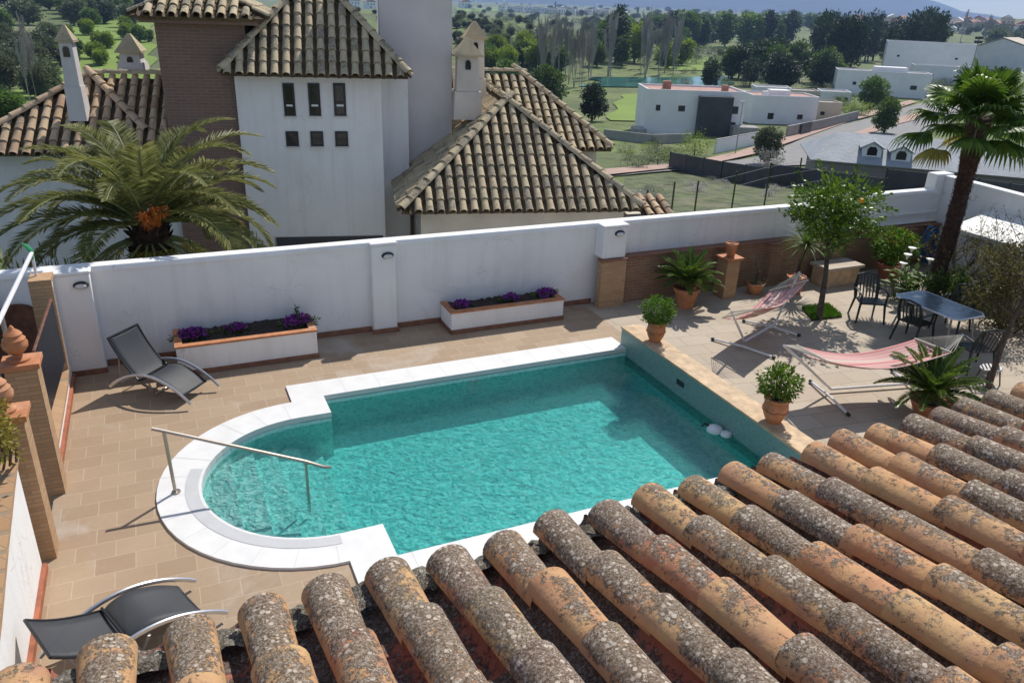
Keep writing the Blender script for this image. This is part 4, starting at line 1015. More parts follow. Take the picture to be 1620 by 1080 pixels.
def chair(loc, rz, label):
    # local -Y is the direction the sitter faces
    e = empty('garden_chair', loc, rz, label=label, cat='chair', group='dark resin garden chairs')
    mb = MB(); mb.prism([(-.23, -.24), (.23, -.24), (.25, -.1), (.22, .2), (-.22, .2), (-.25, -.1)], .40, .43); mb.build('seat', M['chair'], e, bevel=.01)
    mb = MB()
    for k in range(7):
        x = -.2+.4*k/6; mb.tube([(x, .2, .43), (x*1.04, .27, .65), (x*1.0, .33, .86)], .016, 5, flat=.6)
    mb.tube([(-.23, .2, .42), (-.25, .27, .66), (-.2, .34, .88), (0, .36, .92), (.2, .34, .88), (.25, .27, .66), (.23, .2, .42)], .024, 7); mb.build('backrest', M['chair'], e, smooth=True)
    for s in (-1, 1):
        mb = MB(); mb.tube([(s*.25, .26, .63), (s*.29, .05, .66), (s*.29, -.2, .64), (s*.26, -.25, .6)], .024, 6, flat=.6); mb.build('armrest', M['chair'], e, smooth=True)
        mb = MB(); mb.tube([(s*.26, -.24, .62), (s*.25, -.23, .4), (s*.29, -.29, 0)], [.02, .028, .02], 6); mb.build('leg', M['chair'], e, smooth=True)
        mb = MB(); mb.tube([(s*.22, .2, .42), (s*.26, .3, 0)], [.028, .02], 6); mb.build('leg', M['chair'], e, smooth=True)
chair((13.35, 11.12, 0), radians(-28), 'dark resin chair at the far end of the glass table pulled out from it')
chair((13.3, 9.9, 0), radians(-82) + pi, 'dark resin chair on the hammock side of the glass table')
chair((13.3, 8.55, 0), radians(160), 'dark resin chair at the near end of the glass table with sunlit armrests')
chair((14.6, 10.05, 0), radians(-80), 'dark resin chair on the far shaded side of the glass table')
# one low dark stool seat seen under the thin tree
e = empty('footstool', (12.98, 7.98, 0), label='low grey footstool beside the thin tree near the eave', cat='stool')
mb = MB(); mb.prism([(.22*cos(k*pi/8), .16*sin(k*pi/8)) for k in range(16)], .3, .33); mb.build('seat', M['grey_metal'], e, bevel=.01)
for s in (-1, 1):
    for t_ in (-1, 1):
        mb = MB(); mb.tube([(s*.12, t_*.09, .3), (s*.18, t_*.13, 0)], .012, 6); mb.build('leg', M['black'], e)

# thin tree by the near end
tb_ = at(1562, 618)
e = empty('thin_tree', (tb_.x, tb_.y, 0), label='thin crooked tree with sparse olive foliage right of the glass table', cat='tree'); r = random.Random(51)
mb = MB(); T = [Vector((0, 0, -.1)), Vector((.08, .05, .35)), Vector((.22, .12, .8)), Vector((.3, .12, 1.3)), Vector((.42, .1, 1.75))]; mb.tube(T, [.06, .05, .042, .036, .03], 8)
tips = []
for k in range(8): branchy(mb, r, T[3+(k % 2)], (cos(k*1.3)+.35, sin(k*1.3)*1.0, .5), .55, .02, 2, .7, tips, 4, 5)
mb.build('trunk', M['bark'], e, smooth=True)
mb = MB()
for t_ in tips:
    for _ in range(12): leaf(mb, t_+rv(r)*.14, rv(r)+Vector((0, 0, -.2)), rv(r), .085, .034)
mb.build('crown', M['lf_brush'], e)
# shrubs behind the table
def shrub(loc, s, label, mat, seed, n=120, per=14, size=.07, name='shrub', cat='shrub', bare=False, grp=None):
    e = empty(name, loc, label=label, cat=cat, group=grp); r = random.Random(seed); mb = MB(); tips = []
    for k in range(8): branchy(mb, r, (r.uniform(-.2, .2)*s[0], r.uniform(-.2, .2)*s[1], 0), (cos(k*.8)*.6, sin(k*.8)*.6, 1), s[2]*.8, .02, 2, .6, tips, 4, 5)
    mb.build('branches', M['bark'], e, smooth=True); mb = MB()
    if not bare: crown(mb, r, n, per, size, (s[0], s[1], s[2]*.55), (0, 0, s[2]*.6), s[0]*.2, .4, .45, -.9)
    for t_ in tips:
        for _ in range(3): leaf(mb, t_+rv(r)*.07, rv(r), rv(r), size, size*.4)
    mb.build('foliage', M[mat], e); return e
shrub((15.6, 9.6, 0), (.9, .85, 1.3), 'brownish olive shrub arching over the far side of the glass table', 'lf_brush', 61, 210, 17, .08)
shrub((16.5, 8.4, 0), (.9, .9, 1.5), 'brownish green shrub at the frame edge beyond the thin tree', 'lf_brush', 62, 210, 17, .085)
shrub((16.9, 10.6, 0), (.6, .6, 1.3), 'yellow green shrub in front of the white lean-to wall', 'lf_olive', 63, 70, 13, .06)
shrub((17.0, 11.9, 0), (.35, .35, 1.25), 'small yellowish bush between fan palm trunk and lean-to', 'lf_dry', 64, 40, 11, .06)
shrub((16.7, 9.5, 0), (.4, .4, 1.9), 'leggy twiggy shrub rising in front of the lean-to', 'lf_dry', 65, 16, 9, .06)
# calla lilies
e = empty('calla_lilies', (15.25, 11.7, 0), label='glossy calla lily clump with white flowers at the fan palm foot', cat='flowers'); r = random.Random(71)
mb = MB(); fl = MB()
for k in range(120):
    x, y = r.uniform(-.45, .45), r.uniform(-.45, .45); h = r.uniform(.25, .6); d = rv(r); d.z = abs(d.z)*.4
    mb.tube([(x*.7, y*.7, 0), (x, y, h)], .006, 4, caps=False); leaf(mb, Vector((x, y, h)), d, Vector((0, 0, 1)), r.uniform(.18, .28), .13)
for x, y, h in ((-.2, .1, .95), (.02, .2, 1.05), (.3, -.1, .85), (-.4, 0, .8)):
    mb.tube([(x*.6, y*.6, 0), (x, y, h)], .008, 4)
    fl = MB(); fl.lathe([(.012, h), (.03, h+.06), (.075, h+.12), (.09, h+.13)], 10, (x, y, 0)); fl.build('flower', M['flower_white'], e, smooth=True)
mb.build('foliage', M['lf_mid'], e)
e = shrub((15.9, 11.1, 0), (.5, .5, .55), 'low glossy green bush on the near side of the fan palm', 'lf_mid', 72, 60, 12, .11)
# yellow creeper at the left frame edge
yc = aty(-14, 690, 8.05)
e = empty('yellow_creeper', (yc.x, yc.y, yc.z-.45), label='yellow green creeper spilling over the nearer gate pier', cat='creeper'); r = random.Random(81)
mb = MB(); zc = .45
for k in range(5): mb.tube([(.05*k-.1, .06*k, 0), (.04*k, .05*k-.1, zc*.5), (.05*k-.1, .04*k, zc)], .014, 5)
mb.build('stems', M['bark'], e, smooth=True); mb = MB(); crown(mb, r, 70, 14, .055, (.2, .32, .34), (0, 0, zc), .1, .2, .5)
mb.build('foliage', M['lf_dry'], e)

# pool robot
e = empty('pool_cleaner', (7.45, 8.5, -.12), radians(20), label='white pool cleaner floating at the pool wall under the parapet', cat='pool cleaner')
mb = MB(); mb.lathe([(.01, -.05), (.1, -.04), (.13, 0), (.12, .05), (.07, .08), (.01, .09)], 18); mb.build('body', M['white_plastic'], e, smooth=True)
mb = MB(); mb.lathe([(.01, -.04), (.07, -.03), (.09, 0), (.08, .04), (.01, .06)], 16, (.02, -.2, 0)); mb.build('float', M['white_plastic'], e, smooth=True)
mb = MB(); mb.tube([(-.03, .08, .05), (-.08, .14, .1), (-.12, .16, .04)], .02, 6); mb.build('hose_stub', M['black'], e)

# ================================================================ FAN PALM
pb = at(1475, 462); e = empty('fan_palm', (pb.x, pb.y, 0), label='tall fan palm with shaggy brown trunk leaning beside the glass table', cat='palm tree'); r = random.Random(91)
tipp = ray(1550, 187); k_ = (pb.to_2d().length)/(Vector((tipp.x, tipp.y)).length); TP = EYE+tipp*(k_*.985); TP = TP-Vector((pb.x, pb.y, 0))
def tp_(t): b_ = Vector((0, 0, 0)).lerp(TP, t); return b_+Vector((.12*sin(pi*t)*.6, 0, 0))
mb = MB(); mb.tube([tp_(t/16)-Vector((0, 0, .1 if t == 0 else 0)) for t in range(17)], [.165+.05*(t > 11)*(t-11)/3+.015*r.uniform(-1, 1) for t in range(17)], 14)
for _ in range(1500):
    t = r.random(); a = r.uniform(0, 2*pi); rr = .165+.05*max(0, (t-.7)/.2); p = tp_(t)+Vector((cos(a)*rr, sin(a)*rr, 0)); leaf(mb, p, Vector((cos(a)*.5, sin(a)*.5, .9 if r.random() < .6 else -.8)), Vector((cos(a), sin(a), 0)), r.uniform(.04, .1), .035)
mb.build('trunk', M['palmbark'], e)
lm = MB(); rm = MB(); dm = MB()
def fan(base, az, el, stem, rad, nseg, tgt, droop):
    d0 = Vector((cos(az)*cos(el), sin(az)*cos(el), sin(el))); P = [base+p for p in frond_curve(az, el, el-.35, stem, 5)]
    rm.tube(P, .012, 4); c = P[-1]; d1 = (P[-1]-P[-2]).normalized(); s = Vector((-sin(az), cos(az), 0)); up = s.cross(d1)
    if up.z < 0: up = -up
    for k in range(nseg):
        a = (k/(nseg-1)-.5)*radians(230); dd = d1*cos(a)+s*sin(a)+up*.12*cos(a*2); dd.normalize()
        w = rad*.052; L_ = rad*(.75+.25*cos(a))*r.uniform(.9, 1.05); ds = dd.cross(up).normalized()
        q0 = c; q1 = c+dd*L_*.55+Vector((0, 0, -.02)); q2 = c+dd*L_*.85+Vector((0, 0, -droop*rad*.15)); q3 = c+dd*L_+Vector((0, 0, -droop*rad*.38))
        fold = up*w*.35*(1 if k % 2 else -1)
        tgt.add([q0, q1+ds*w+fold, q1-ds*w-fold, q2+ds*w*.7, q2-ds*w*.7, q3], [(0, 1, 2), (1, 3, 4, 2), (3, 5, 4)])
for k in range(40):
    az = k*2.399; q = k/40; el = radians(86-98*q)
    fan(TP+Vector((0, 0, .1-.35*q)), az, el, r.uniform(.4, 1.15)*(.6+.5*q), r.uniform(.5, .8), 32, dm if q > .9 else lm, .4+.8*q)
lm.build('fan_leaves', M['lf_fan'], e); rm.build('leaf_stalks', M['rachis'], e); dm.build('dead_leaves', M['lf_dry'], e)

# ================================================================ DATE PALM in the neighbour's garden
def date_palm(loc, top, label, seed, n=52, ln=3.0, grp=None):
    e = empty('date_palm', loc, label=label, cat='palm tree', group=grp); r = random.Random(seed); h = top
    mb = MB(); mb.tube([(0, 0, 0), (0, 0, h*.5), (0, 0, h-.2), (0, 0, h+.05)], [.34, .3, .36, .2], 14)
    for _ in range(700): t = r.random(); a = r.uniform(0, 6.28); leaf(mb, Vector((cos(a)*.32, sin(a)*.32, h*(.35+.65*t))), Vector((cos(a), sin(a), .9)), Vector((cos(a), sin(a), 0)), .2, .12)
    mb.build('trunk', M['palmbark'], e)
    rm = MB(); lm = MB(); dm = MB()
    for k in range(n):
        q = k/n; az = k*2.399+r.uniform(-.1, .1)
        if q > .3 and abs(((az+1.5+pi) % (2*pi))-pi) < .45: continue
        el0 = radians(84-80*q**.8); el1 = el0-radians(r.uniform(75, 105))
        pinnate(rm, lm, r, Vector((cos(az)*.12, sin(az)*.12, h)), az, el0, el1, ln*r.uniform(.82, 1.05), 84, .44, .042, .034, .4, 1.5, .14, .22)
    for k in range(20):
        az = k*2.399; pinnate(rm, dm, r, Vector((cos(az)*.2, sin(az)*.2, h-.3)), az, radians(-10), radians(-80), ln*.6, 36, .3, .022, .03, .2, 1.2, .2, .4)
    rm.build('midribs', M['rachis'], e); lm.build('fronds', M['lf_palm'], e); dm.build('dead_fronds', M['lf_dry'], e)
    fm = MB()
    for k in range(20):
        a = r.uniform(-1.75, -.75); P = frond_curve(a, radians(78), radians(10), r.uniform(.45, 1.0), 6)
        P = [Vector((0, -.3, h-.1))+p for p in P]; fm.tube(P, .022, 4)
        for _ in range(10): leaf(fm, P[-1-(_ % 4)], rv(r)+Vector((0, 0, -.6)), rv(r), .2, .03)
    fm.build('date_stalks', M['flower_orange'], e)
P = aty(232, 345, 16.6); g = Hh(P.x, P.y)
date_palm((P.x, P.y, g), P.z-g-.1, 'large date palm with orange fruit stalks just beyond the garden wall', 101)
# ================================================================ CURVED ROOF TILES
def inside(poly, x, y):
    c = False; n = len(poly)
    for i in range(n):
        x0, y0 = poly[i]; x1, y1 = poly[(i+1) % n]
        if (y0 > y) != (y1 > y) and x < (x1-x0)*(y-y0)/(y1-y0)+x0: c = not c
    return c
def tile(mb, O, e, n, w, s, t, r0, r1, ln, seg, lift=0.0, tilt=.02, concave=False, thick=.012, sk=0.0):
    # one half-barrel tile: wide end at the eave side (low t) for covers
    pts = []
    for (tt, rr, zz) in ((t, r0, tilt+lift), (t+ln, r1, lift)):
        for k in range(seg+1):
            a = pi*k/seg; x = rr*cos(a); z = rr*sin(a)*.86
            if concave: z = -z
            pts.append(O+e*(s+x+(sk if tt > t else 0))+n*tt+w*(z+zz))
    q = seg+1; fs = [(k, k+1, q+k+1, q+k) for k in range(seg)]
    if concave: fs = [f[::-1] for f in fs]
    if thick:
        m0 = len(pts)
        for k in range(seg+1):
            a = pi*k/seg; rr = r0-thick if not concave else r0-thick; x = rr*cos(a); z = rr*sin(a)*.86*(-1 if concave else 1)
            pts.append(O+e*(s+x)+n*t+w*(z+tilt+lift))
        fs += [(k+1, k, m0+k, m0+k+1) for k in range(seg)]
        # underside
        m1 = len(pts)
        for k in range(seg+1):
            a = pi*k/seg; rr = r1-thick; x = rr*cos(a); z = rr*sin(a)*.86*(-1 if concave else 1)
            pts.append(O+e*(s+x)+n*(t+ln)+w*(z+lift))
        fs += [(m0+k+1, m0+k, m1+k, m1+k+1) for k in range(seg)]
    mb.add(pts, fs)
def roof_plane(parent, name, poly, pitch, expo, mats, seg=6, r=None, rng=None, jit=.004, loc=None, jl=.03):
    # poly: 3D points; first edge is the eave, going left to right seen from outside
    A = poly[0]; e = (poly[1]-poly[0]).normalized(); nn = Vector((0, 0, 0))
    for i in range(len(poly)): nn += (poly[i]-A).cross(poly[(i+1) % len(poly)]-A)
    w = nn.normalized()
    if w.z < 0: w = -w
    n = w.cross(e).normalized()
    if n.z < 0: n = -n
    P2 = [((p-A).dot(e), (p-A).dot(n)) for p in poly]
    s0, s1 = min(p[0] for p in P2), max(p[0] for p in P2); t1 = max(p[1] for p in P2)
    r = r or pitch*.345; cov = MB(); pan = MB(); rng = rng or rnd
    ns = int((s1-s0)/pitch)+1; nt_ = int(t1/expo)+2
    for i in range(ns+1):
        s = s0+(i+.5)*pitch
        for j in range(-1, nt_):
            t = j*expo+expo*.0
            tc = t+expo*.5
            if inside(P2, s, max(.02, tc)):
                if j >= 0: tile(cov, A, e, n, w, s+rng.uniform(-jit, jit), t-.06+rng.uniform(-jl, jl)*.4, r*rng.uniform(.97, 1.05), r*.82, expo*1.1, seg, r*.42, .018)
            if inside(P2, s+pitch/2, max(.02, tc)) and j >= 0:
                tile(pan, A, e, n, w, s+pitch/2, t-.09, r*.85, r*1.0, expo*1.05, max(4, seg-2), r*.5, .012, True, 0)
    o0 = parent.matrix_world.translation if False else parent.location
    for mb in (cov, pan): mb.v = [tuple(Vector(p)-o0) for p in mb.v]
    base = MB(); base.add([p-w*.03-o0 for p in poly]+[p-w*.10-o0 for p in poly], [tuple(range(len(poly))), tuple(range(2*len(poly)-1, len(poly)-1, -1))]+[(i, (i+1) % len(poly), (i+1) % len(poly)+len(poly), i+len(poly)) for i in range(len(poly))])
    rf = base.build(name, M['tile_base'], parent)
    cov.build('cover_tiles', mats[0], rf, smooth=True, angle=50); pan.build('channel_tiles', mats[1], rf, smooth=True, angle=50)
    return rf, (A, e, n, w)
def ridge(parent, a, b, mat, r=.12, expo=.36):
    o0 = parent.location; mb = MB(); d = (b-a); L_ = d.length; e = d.normalized(); s = Vector((0, 0, 1)).cross(e).normalized(); w = e.cross(s).normalized()
    if w.z < 0: w = -w
    for k in range(int(L_/expo)+1): tile(mb, a-o0, s, e, w, 0, k*expo, r, r*.85, expo*1.08, 7, .02, .02)
    return mb.build('ridge_tiles', mat, parent, smooth=True, angle=50)

# ---- the near roof under the camera
EA = radians(2.74352); SL = radians(10.0045); PIT = .25
O0 = Vector((-.62644, 2.38368, 3.96297)); E0 = Vector((cos(EA), sin(EA), 0)); N0 = Vector((sin(EA)*cos(SL), -cos(EA)*cos(SL), sin(SL))); W0 = E0.cross(N0)
if W0.z < 0: W0 = -W0
nr_ = empty('near_roof', (0, 0, 0), label='clay tiled roof under the viewer with lichen on its rounded tiles', cat='roof')
r = random.Random(5); cov = MB(); pan = MB(); mor = MB(); RC = .092
S_ = lambda i, s: O0+E0*(PIT*i)+N0*s
drop = -RC*.86-.02
for i in range(-4, 56):
    ph = r.uniform(-.03, .03)
    off = r.uniform(-.012, .012)
    for j in range(0, 11):
        if i > 20 and j > 8: pass
        tile(cov, O0+W0*drop, E0, N0, W0, PIT*i+off+r.uniform(-.008, .008), .37*j+ph+r.uniform(-.012, .012)+(0 if j else .0), RC*r.uniform(.95, 1.06), RC*.84*r.uniform(.96, 1.04), .42, 12, .0, .024+r.uniform(-.008, .010), thick=.014, sk=r.uniform(-.014, .014))
        tile(pan, O0+W0*drop, E0, N0, W0, PIT*(i+.5)+r.uniform(-.005, .005), .37*j-.05+ph+r.uniform(-.02, .02), RC*.8, RC*.98, .41, 8, -.006, .02, True, .012)
    # mortar fill at the eave and under the covers
for i in range(-4, 56):
    for (s0_, L_, rr) in ((.02, .3, .07),):
        m0 = len(mor.v); nx, ny = 7, 6
        for b_ in range(ny+1):
            for a_ in range(nx+1):
                fx = a_/nx; fy = b_/ny; x = PIT*(i+.5)+(fx-.5)*.2; h = .045*sin(pi*fx)**.5*(1 if fy < .9 else .4)*(.6+.4*sin(i*5.1+fy*3))
                q = O0+E0*x+N0*(-.02+fy*.12)+W0*(drop-.025+h+r.uniform(-.014, .014)); mor.v.append(tuple(q))
        for b_ in range(ny):
            for a_ in range(nx): q = m0+b_*(nx+1)+a_; mor.f.append((q, q+1, q+nx+2, q+nx+1))
cov.build('cover_tiles', M['tile'], nr_, smooth=True, angle=50); pan.build('channel_tiles', M['pan'], nr_, smooth=True, angle=50)
mor.build('eave_mortar', M['mortar'], nr_, smooth=True)
mb = MB(); c0, c1, c2, c3 = [O0+E0*x+N0*t+W0*(drop-.10) for x, t in ((-1.2, .03), (14.3, .03), (14.3, 4.4), (-1.2, 4.4))]
mb.extr([c0, c1, c2, c3], (0, 0, -.06)); mb.build('roof_bed', M['tile_base'], nr_)
nh = empty('near_house', (6, -1, 0), label='white house wall standing directly under the near tiled eave', cat='house')
mb = MB(); mb.box(-7.6, 7.4, -8, 2.6, 0, 3.55); o = mb.build('wall', M['plaster'], nh)

# ================================================================ NEIGHBOUR'S HOUSE
H0 = hw(0, 21, -3)
hs = empty('neighbour_house', H0, label='large white house with brick tower and tiled hipped roofs beyond the garden wall', cat='house')
def hb(u0, u1, v0, v1, z0, z1, name, mat, parent=hs, bevel=0):
    mb = MB(); mb.prism([(hw(u, v, 0).x-H0.x, hw(u, v, 0).y-H0.y) for u, v in ((u0, v0), (u1, v0), (u1, v1), (u0, v1))], z0-H0.z, z1-H0.z); return mb.build(name, mat, parent, bevel=bevel)
GZ = -3.6
body = hb(-2.93, .52, 20.5, 26, GZ, 4.25, 'main_wall', M['plaster'])
a0 = atv(600, 30, 22.2).x; a1 = atv(715, 100, 22.2).x; am = atv(644, 150, 22.0).x; print('tower', a0, a1, am)
hb(.521, am, 21.6, 25.9, GZ, 4.2, 'wall_return', M['plaster'])
hb(a0, a1, 22.2, 24.6, 4.3, 8.4, 'chimney_block', M['plaster_grey'])
hb(am+.001, a1, 22.2, 24.6, GZ, 4.299, 'chimney_block', M['plaster_grey'])
hb(-4.62, -2.62, 20.75, 23.5, GZ, 5.6, 'brick_tower', M['brick_tower'])
hb(-9.0, -4.63, 20.9, 25.9, GZ, 2.28, 'left_wing_wall', M['plaster'])
hb(1.35, 6.55, 18.95, 24.5, GZ, 1.28, 'right_wing_wall', M['plaster_cream'])
crx = atv(968, 236, 23.0); hb(5.0, crx.x-.35, 23.4, 29, GZ, crx.z-.1, 'rear_wing_wall', M['plaster_cream'])
def hwin(x0, y0, x1, y1, v, tall):
    a = atv(x0, y0, v); b = atv(x1, y1, v); e_ = hb(a.x-.02, b.x+.02, v-.03, v+.02, b.z-.02, a.z+.02, 'window', M['frame_black'], hs)
    zc = b.z+(a.z-b.z)*.42
    hb(a.x-.04, b.x+.04, v-.07, v-.001, b.z-.05, b.z-.021, 'sill', M['plaster_grey'], e_)
    if tall:
        hb(a.x+.03, b.x-.03, v-.045, v-.031, b.z+.03, zc-.02, 'pane', M['glass_dark'], e_); hb(a.x+.03, b.x-.03, v-.045, v-.031, zc+.03, a.z-.03, 'pane', M['glass_dark'], e_)
        hb(a.x+.04, b.x-.04, v-.05, v-.046, zc-.10, zc-.055, 'blind_edge', M['white_metal'], e_)
    else: hb(a.x+.03, b.x-.03, v-.045, v-.031, b.z+.03, a.z-.03, 'pane', M['glass_dark'], e_)
for x in (447, 487, 527): hwin(x+1, 133, x+20, 182, 20.5, True)
for x in (452, 491, 530): hwin(x+1, 209, x+20, 230, 20.5, False)
hwin(172, 252, 192, 292, 20.9, False); hwin(258, 252, 272, 285, 20.9, False)
a = atv(440, 374, 20.5); hb(-2.3, .45, 20.44, 20.499, a.z-1.6, a.z-.02, 'garage_door', M['darkgrey'])
MT = (M['tile_far'], M['tile_base']); MW = (M['tile_warm'], M['tile_base'])
# right pyramid wing
ze = 1.27; C1 = (.86, 18.5); C2 = (6.87, 18.5); hh = 3.0; ap = atv(800, 153, 21.5); zp = ap.z-.14
AP = hw(3.865, 21.5, zp); C1w = hw(*C1, ze); C2w = hw(*C2, ze); RB = hw(3.865, 25.5, zp)
r_ = random.Random(1)
roof_plane(hs, 'wing_roof', [C1w, C2w, AP], .27, .36, MT, 6, rng=r_)
roof_plane(hs, 'wing_roof', [hw(.86, 25.5, ze), C1w, AP, RB], .27, .36, MT, 6, rng=r_)
roof_plane(hs, 'wing_roof', [C2w, hw(6.87, 25.5, ze), RB, AP], .27, .36, MT, 5, rng=r_)
for a_, b_ in ((C1w, AP), (C2w, AP), (AP, RB)): ridge(hs, a_+Vector((0, 0, .05)), b_+Vector((0, 0, .07)), M['tile_far'])
# rear wing, a larger hipped roof behind
cr = atv(968, 236, 23.0); rd = atv(823, 118, 26.2); rl = atv(740, 118, 26.2); print('rear', cr, rd, rl)
D1 = hw(cr.x, 23.0, cr.z); D0 = hw(cr.x-7, 23.0, cr.z); R1 = hw(rd.x, 26.2, rd.z); R0 = hw(rd.x-4.5, 26.2, rd.z)
roof_plane(hs, 'rear_roof', [D0, D1, R1, R0], .27, .36, MT, 6, rng=r_)
roof_plane(hs, 'rear_roof', [D1, hw(cr.x, 29.4, cr.z), R1], .27, .36, MT, 5, rng=r_)
for a_, b_ in ((D1, R1), (R0, R1)): ridge(hs, a_+Vector((0, 0, .05)), b_+Vector((0, 0, .07)), M['tile_far'])
# little lean roof right of the wing
a_ = atv(1015, 322, 18.9); b_ = atv(1058, 335, 18.6)
roof_plane(hs, 'porch_roof', [hw(a_.x, 18.55, b_.z-.1), hw(b_.x+.1, 18.55, b_.z-.1), hw(b_.x+.1, 19.6, b_.z+.1), hw(a_.x, 19.6, a_.z+.1)], .27, .36, MW, 5, rng=r_)
hb(a_.x-.2, b_.x, 18.75, 20, GZ, b_.z-.25, 'porch_wall', M['plaster_cream'])
# main upper roof
el = atv(350, 113, 20.0); er = atv(646, 121, 20.0); zt = (el.z+er.z)/2-.02; hgt = (er.x-el.x)/2
hp_ = atv(548, 4, 20.0+(er.x-atv(548, 4, 21.6).x)); q_ = atv(548, 4, 21.55); slope = (q_.z-zt)/1.55; print('upper', el, er, q_, slope)
A1 = hw(el.x, 20.0, zt); A2 = hw(er.x, 20.0, zt); AT = hw((el.x+er.x)/2, 20.0+hgt, zt+slope*hgt)
roof_plane(hs, 'upper_roof', [A1, A2, AT], .265, .36, MT, 6, rng=r_)
B1 = hw(el.x, 20+2*hgt, zt); B2 = hw(er.x, 20+2*hgt, zt)
roof_plane(hs, 'upper_roof', [B1, A1, AT], .265, .36, MT, 5, rng=r_); roof_plane(hs, 'upper_roof', [A2, B2, AT], .265, .36, MT, 5, rng=r_)
for a_, b_ in ((A1, AT), (A2, AT)): ridge(hs, a_+Vector((0, 0, .05)), b_+Vector((0, 0, .07)), M['tile_far'])
# tower roof
tl = atv(203, 22, 20.3); tr_ = atv(416, 22, 20.3); zt = tl.z; w_ = (tr_.x-tl.x)/2
T1 = hw(tl.x, 20.3, zt); T2 = hw(tr_.x, 20.3, zt); TT = hw(tl.x+w_, 20.3+w_, zt+w_*.5); T3 = hw(tl.x, 20.3+2*w_, zt); T4 = hw(tr_.x, 20.3+2*w_, zt)
roof_plane(hs, 'tower_roof', [T1, T2, TT], .265, .36, MT, 6, rng=r_); roof_plane(hs, 'tower_roof', [T2, T4, TT], .265, .36, MT, 4, rng=r_); roof_plane(hs, 'tower_roof', [T3, T1, TT], .265, .36, MT, 4, rng=r_)
hb(tl.x+.15, tr_.x-.15, 20.45, 23.6, zt-.18, zt-.06, 'tower_eave', M['brick_tower'])
# left wing roof
lz = 2.3; lr = atv(140, 112, 22.2); print('leftroof', lr, atv(0, 205, 20.6)); lc = atv(0, 247, 20.3); le = atv(262, 226, 20.3)
La = hw(-9.2, 20.3, lz); Lb = hw(-4.65, 20.3, lz); Lr = hw(lr.x, 22.2, lr.z-.15); Lr2 = hw(-4.65, 22.2, lr.z-.15)
roof_plane(hs, 'left_roof', [La, Lb, Lr2, Lr], .27, .36, MW, 6, rng=r_)
roof_plane(hs, 'left_roof', [hw(-9.2, 26, lz), La, Lr], .27, .36, MW, 5, rng=r_)
ridge(hs, La+Vector((0, 0, .05)), Lr+Vector((0, 0, .07)), M['tile_warm']); ridge(hs, Lr+Vector((0, 0, .07)), Lr2+Vector((0, 0, .07)), M['tile_far'])
ll = atv(232, 210, 20.75); ridge(hs, hw(ll.x, 20.75, lz+.45), Lr+Vector((0, 0, .12)), M['tile_warm'], .11)
# chimneys
def chim(px0, px1, py_top, py_bot, v, name, tall, wide=.9, cone=.5, dv=None):
    a = atv(px0, py_top, v); b = atv(px1, py_bot, v); w = (b.x-a.x)/2; u = (a.x+b.x)/2; dv = dv or w
    o0 = H0; mb = MB()
    def bx(w0, w1, z0, z1):
        c = [hw(u+sx*w_q, v+dv+sy*w_q*(dv/w), z)-H0 for z, w_q in ((z0, w0), (z1, w1)) for sx, sy in ((-1, -1), (1, -1), (1, 1), (-1, 1))]
        mb.add(c, [(3, 2, 1, 0), (4, 5, 6, 7)]+[(i, (i+1) % 4, (i+1) % 4+4, i+4) for i in range(4)])
    h = a.z-b.z
    bx(w, w*.9, b.z, b.z+h*.45); bx(w*.8, w*.7, b.z+h*.452, a.z)
    c_ = mb.build(name, M['plaster_cream'] if tall != 'grey' else M['plaster_grey'], hs)
    mb = MB(); bx(w*1.0, w*1.0, a.z+.001, a.z+.05); bx(w*.95, w*.12, a.z+.051, a.z+.05+cone); mb.build('cowl', M['tile_far'], c_)
    mb = MB(); z0 = a.z-.32; 
    pts = [hw(u+x, v+dv-dv*.78-.012, z)-H0 for x, z in ((-.07, z0), (.07, z0), (.07, z0+.17), (.04, z0+.23), (-.04, z0+.23), (-.07, z0+.17))]
    mb.extr(pts, HV*.02); mb.build('vent_opening', M['glass_dark'], c_)
chim(86, 138, 67, 192, 20.9, 'chimney', 'grey', cone=.32)
chim(181, 228, 84, 112, 22.6, 'chimney', 'grey', cone=.4)
chim(718, 763, 90, 190, 21.6, 'chimney', 'cream', cone=.4)
chim(734, 770, 62, 175, 23.6, 'chimney', 'cream', cone=.42)
# neighbour's small tiled outbuilding at the left edge
e = empty('outbuilding', hw(-6.2, 13.0, -3), label='small tiled outbuilding past the lane at the left frame edge', cat='outbuilding')
roof_plane(e, 'roof', [Vector((-5.6, 12.3, 1.15)), Vector((-2.75, 12.9, 1.15)), Vector((-2.9, 14.6, 1.75)), Vector((-5.8, 14.0, 1.75))], .27, .36, MW, 6, rng=r_)
mb = MB(); mb.extr([Vector(p)-e.location for p in ((-5.5, 12.5, 1.0), (-2.9, 13.05, 1.0), (-3.0, 14.4, 1.0), (-5.7, 13.9, 1.0))], (0, 0, -3)); mb.build('wall', M['plaster'], e)
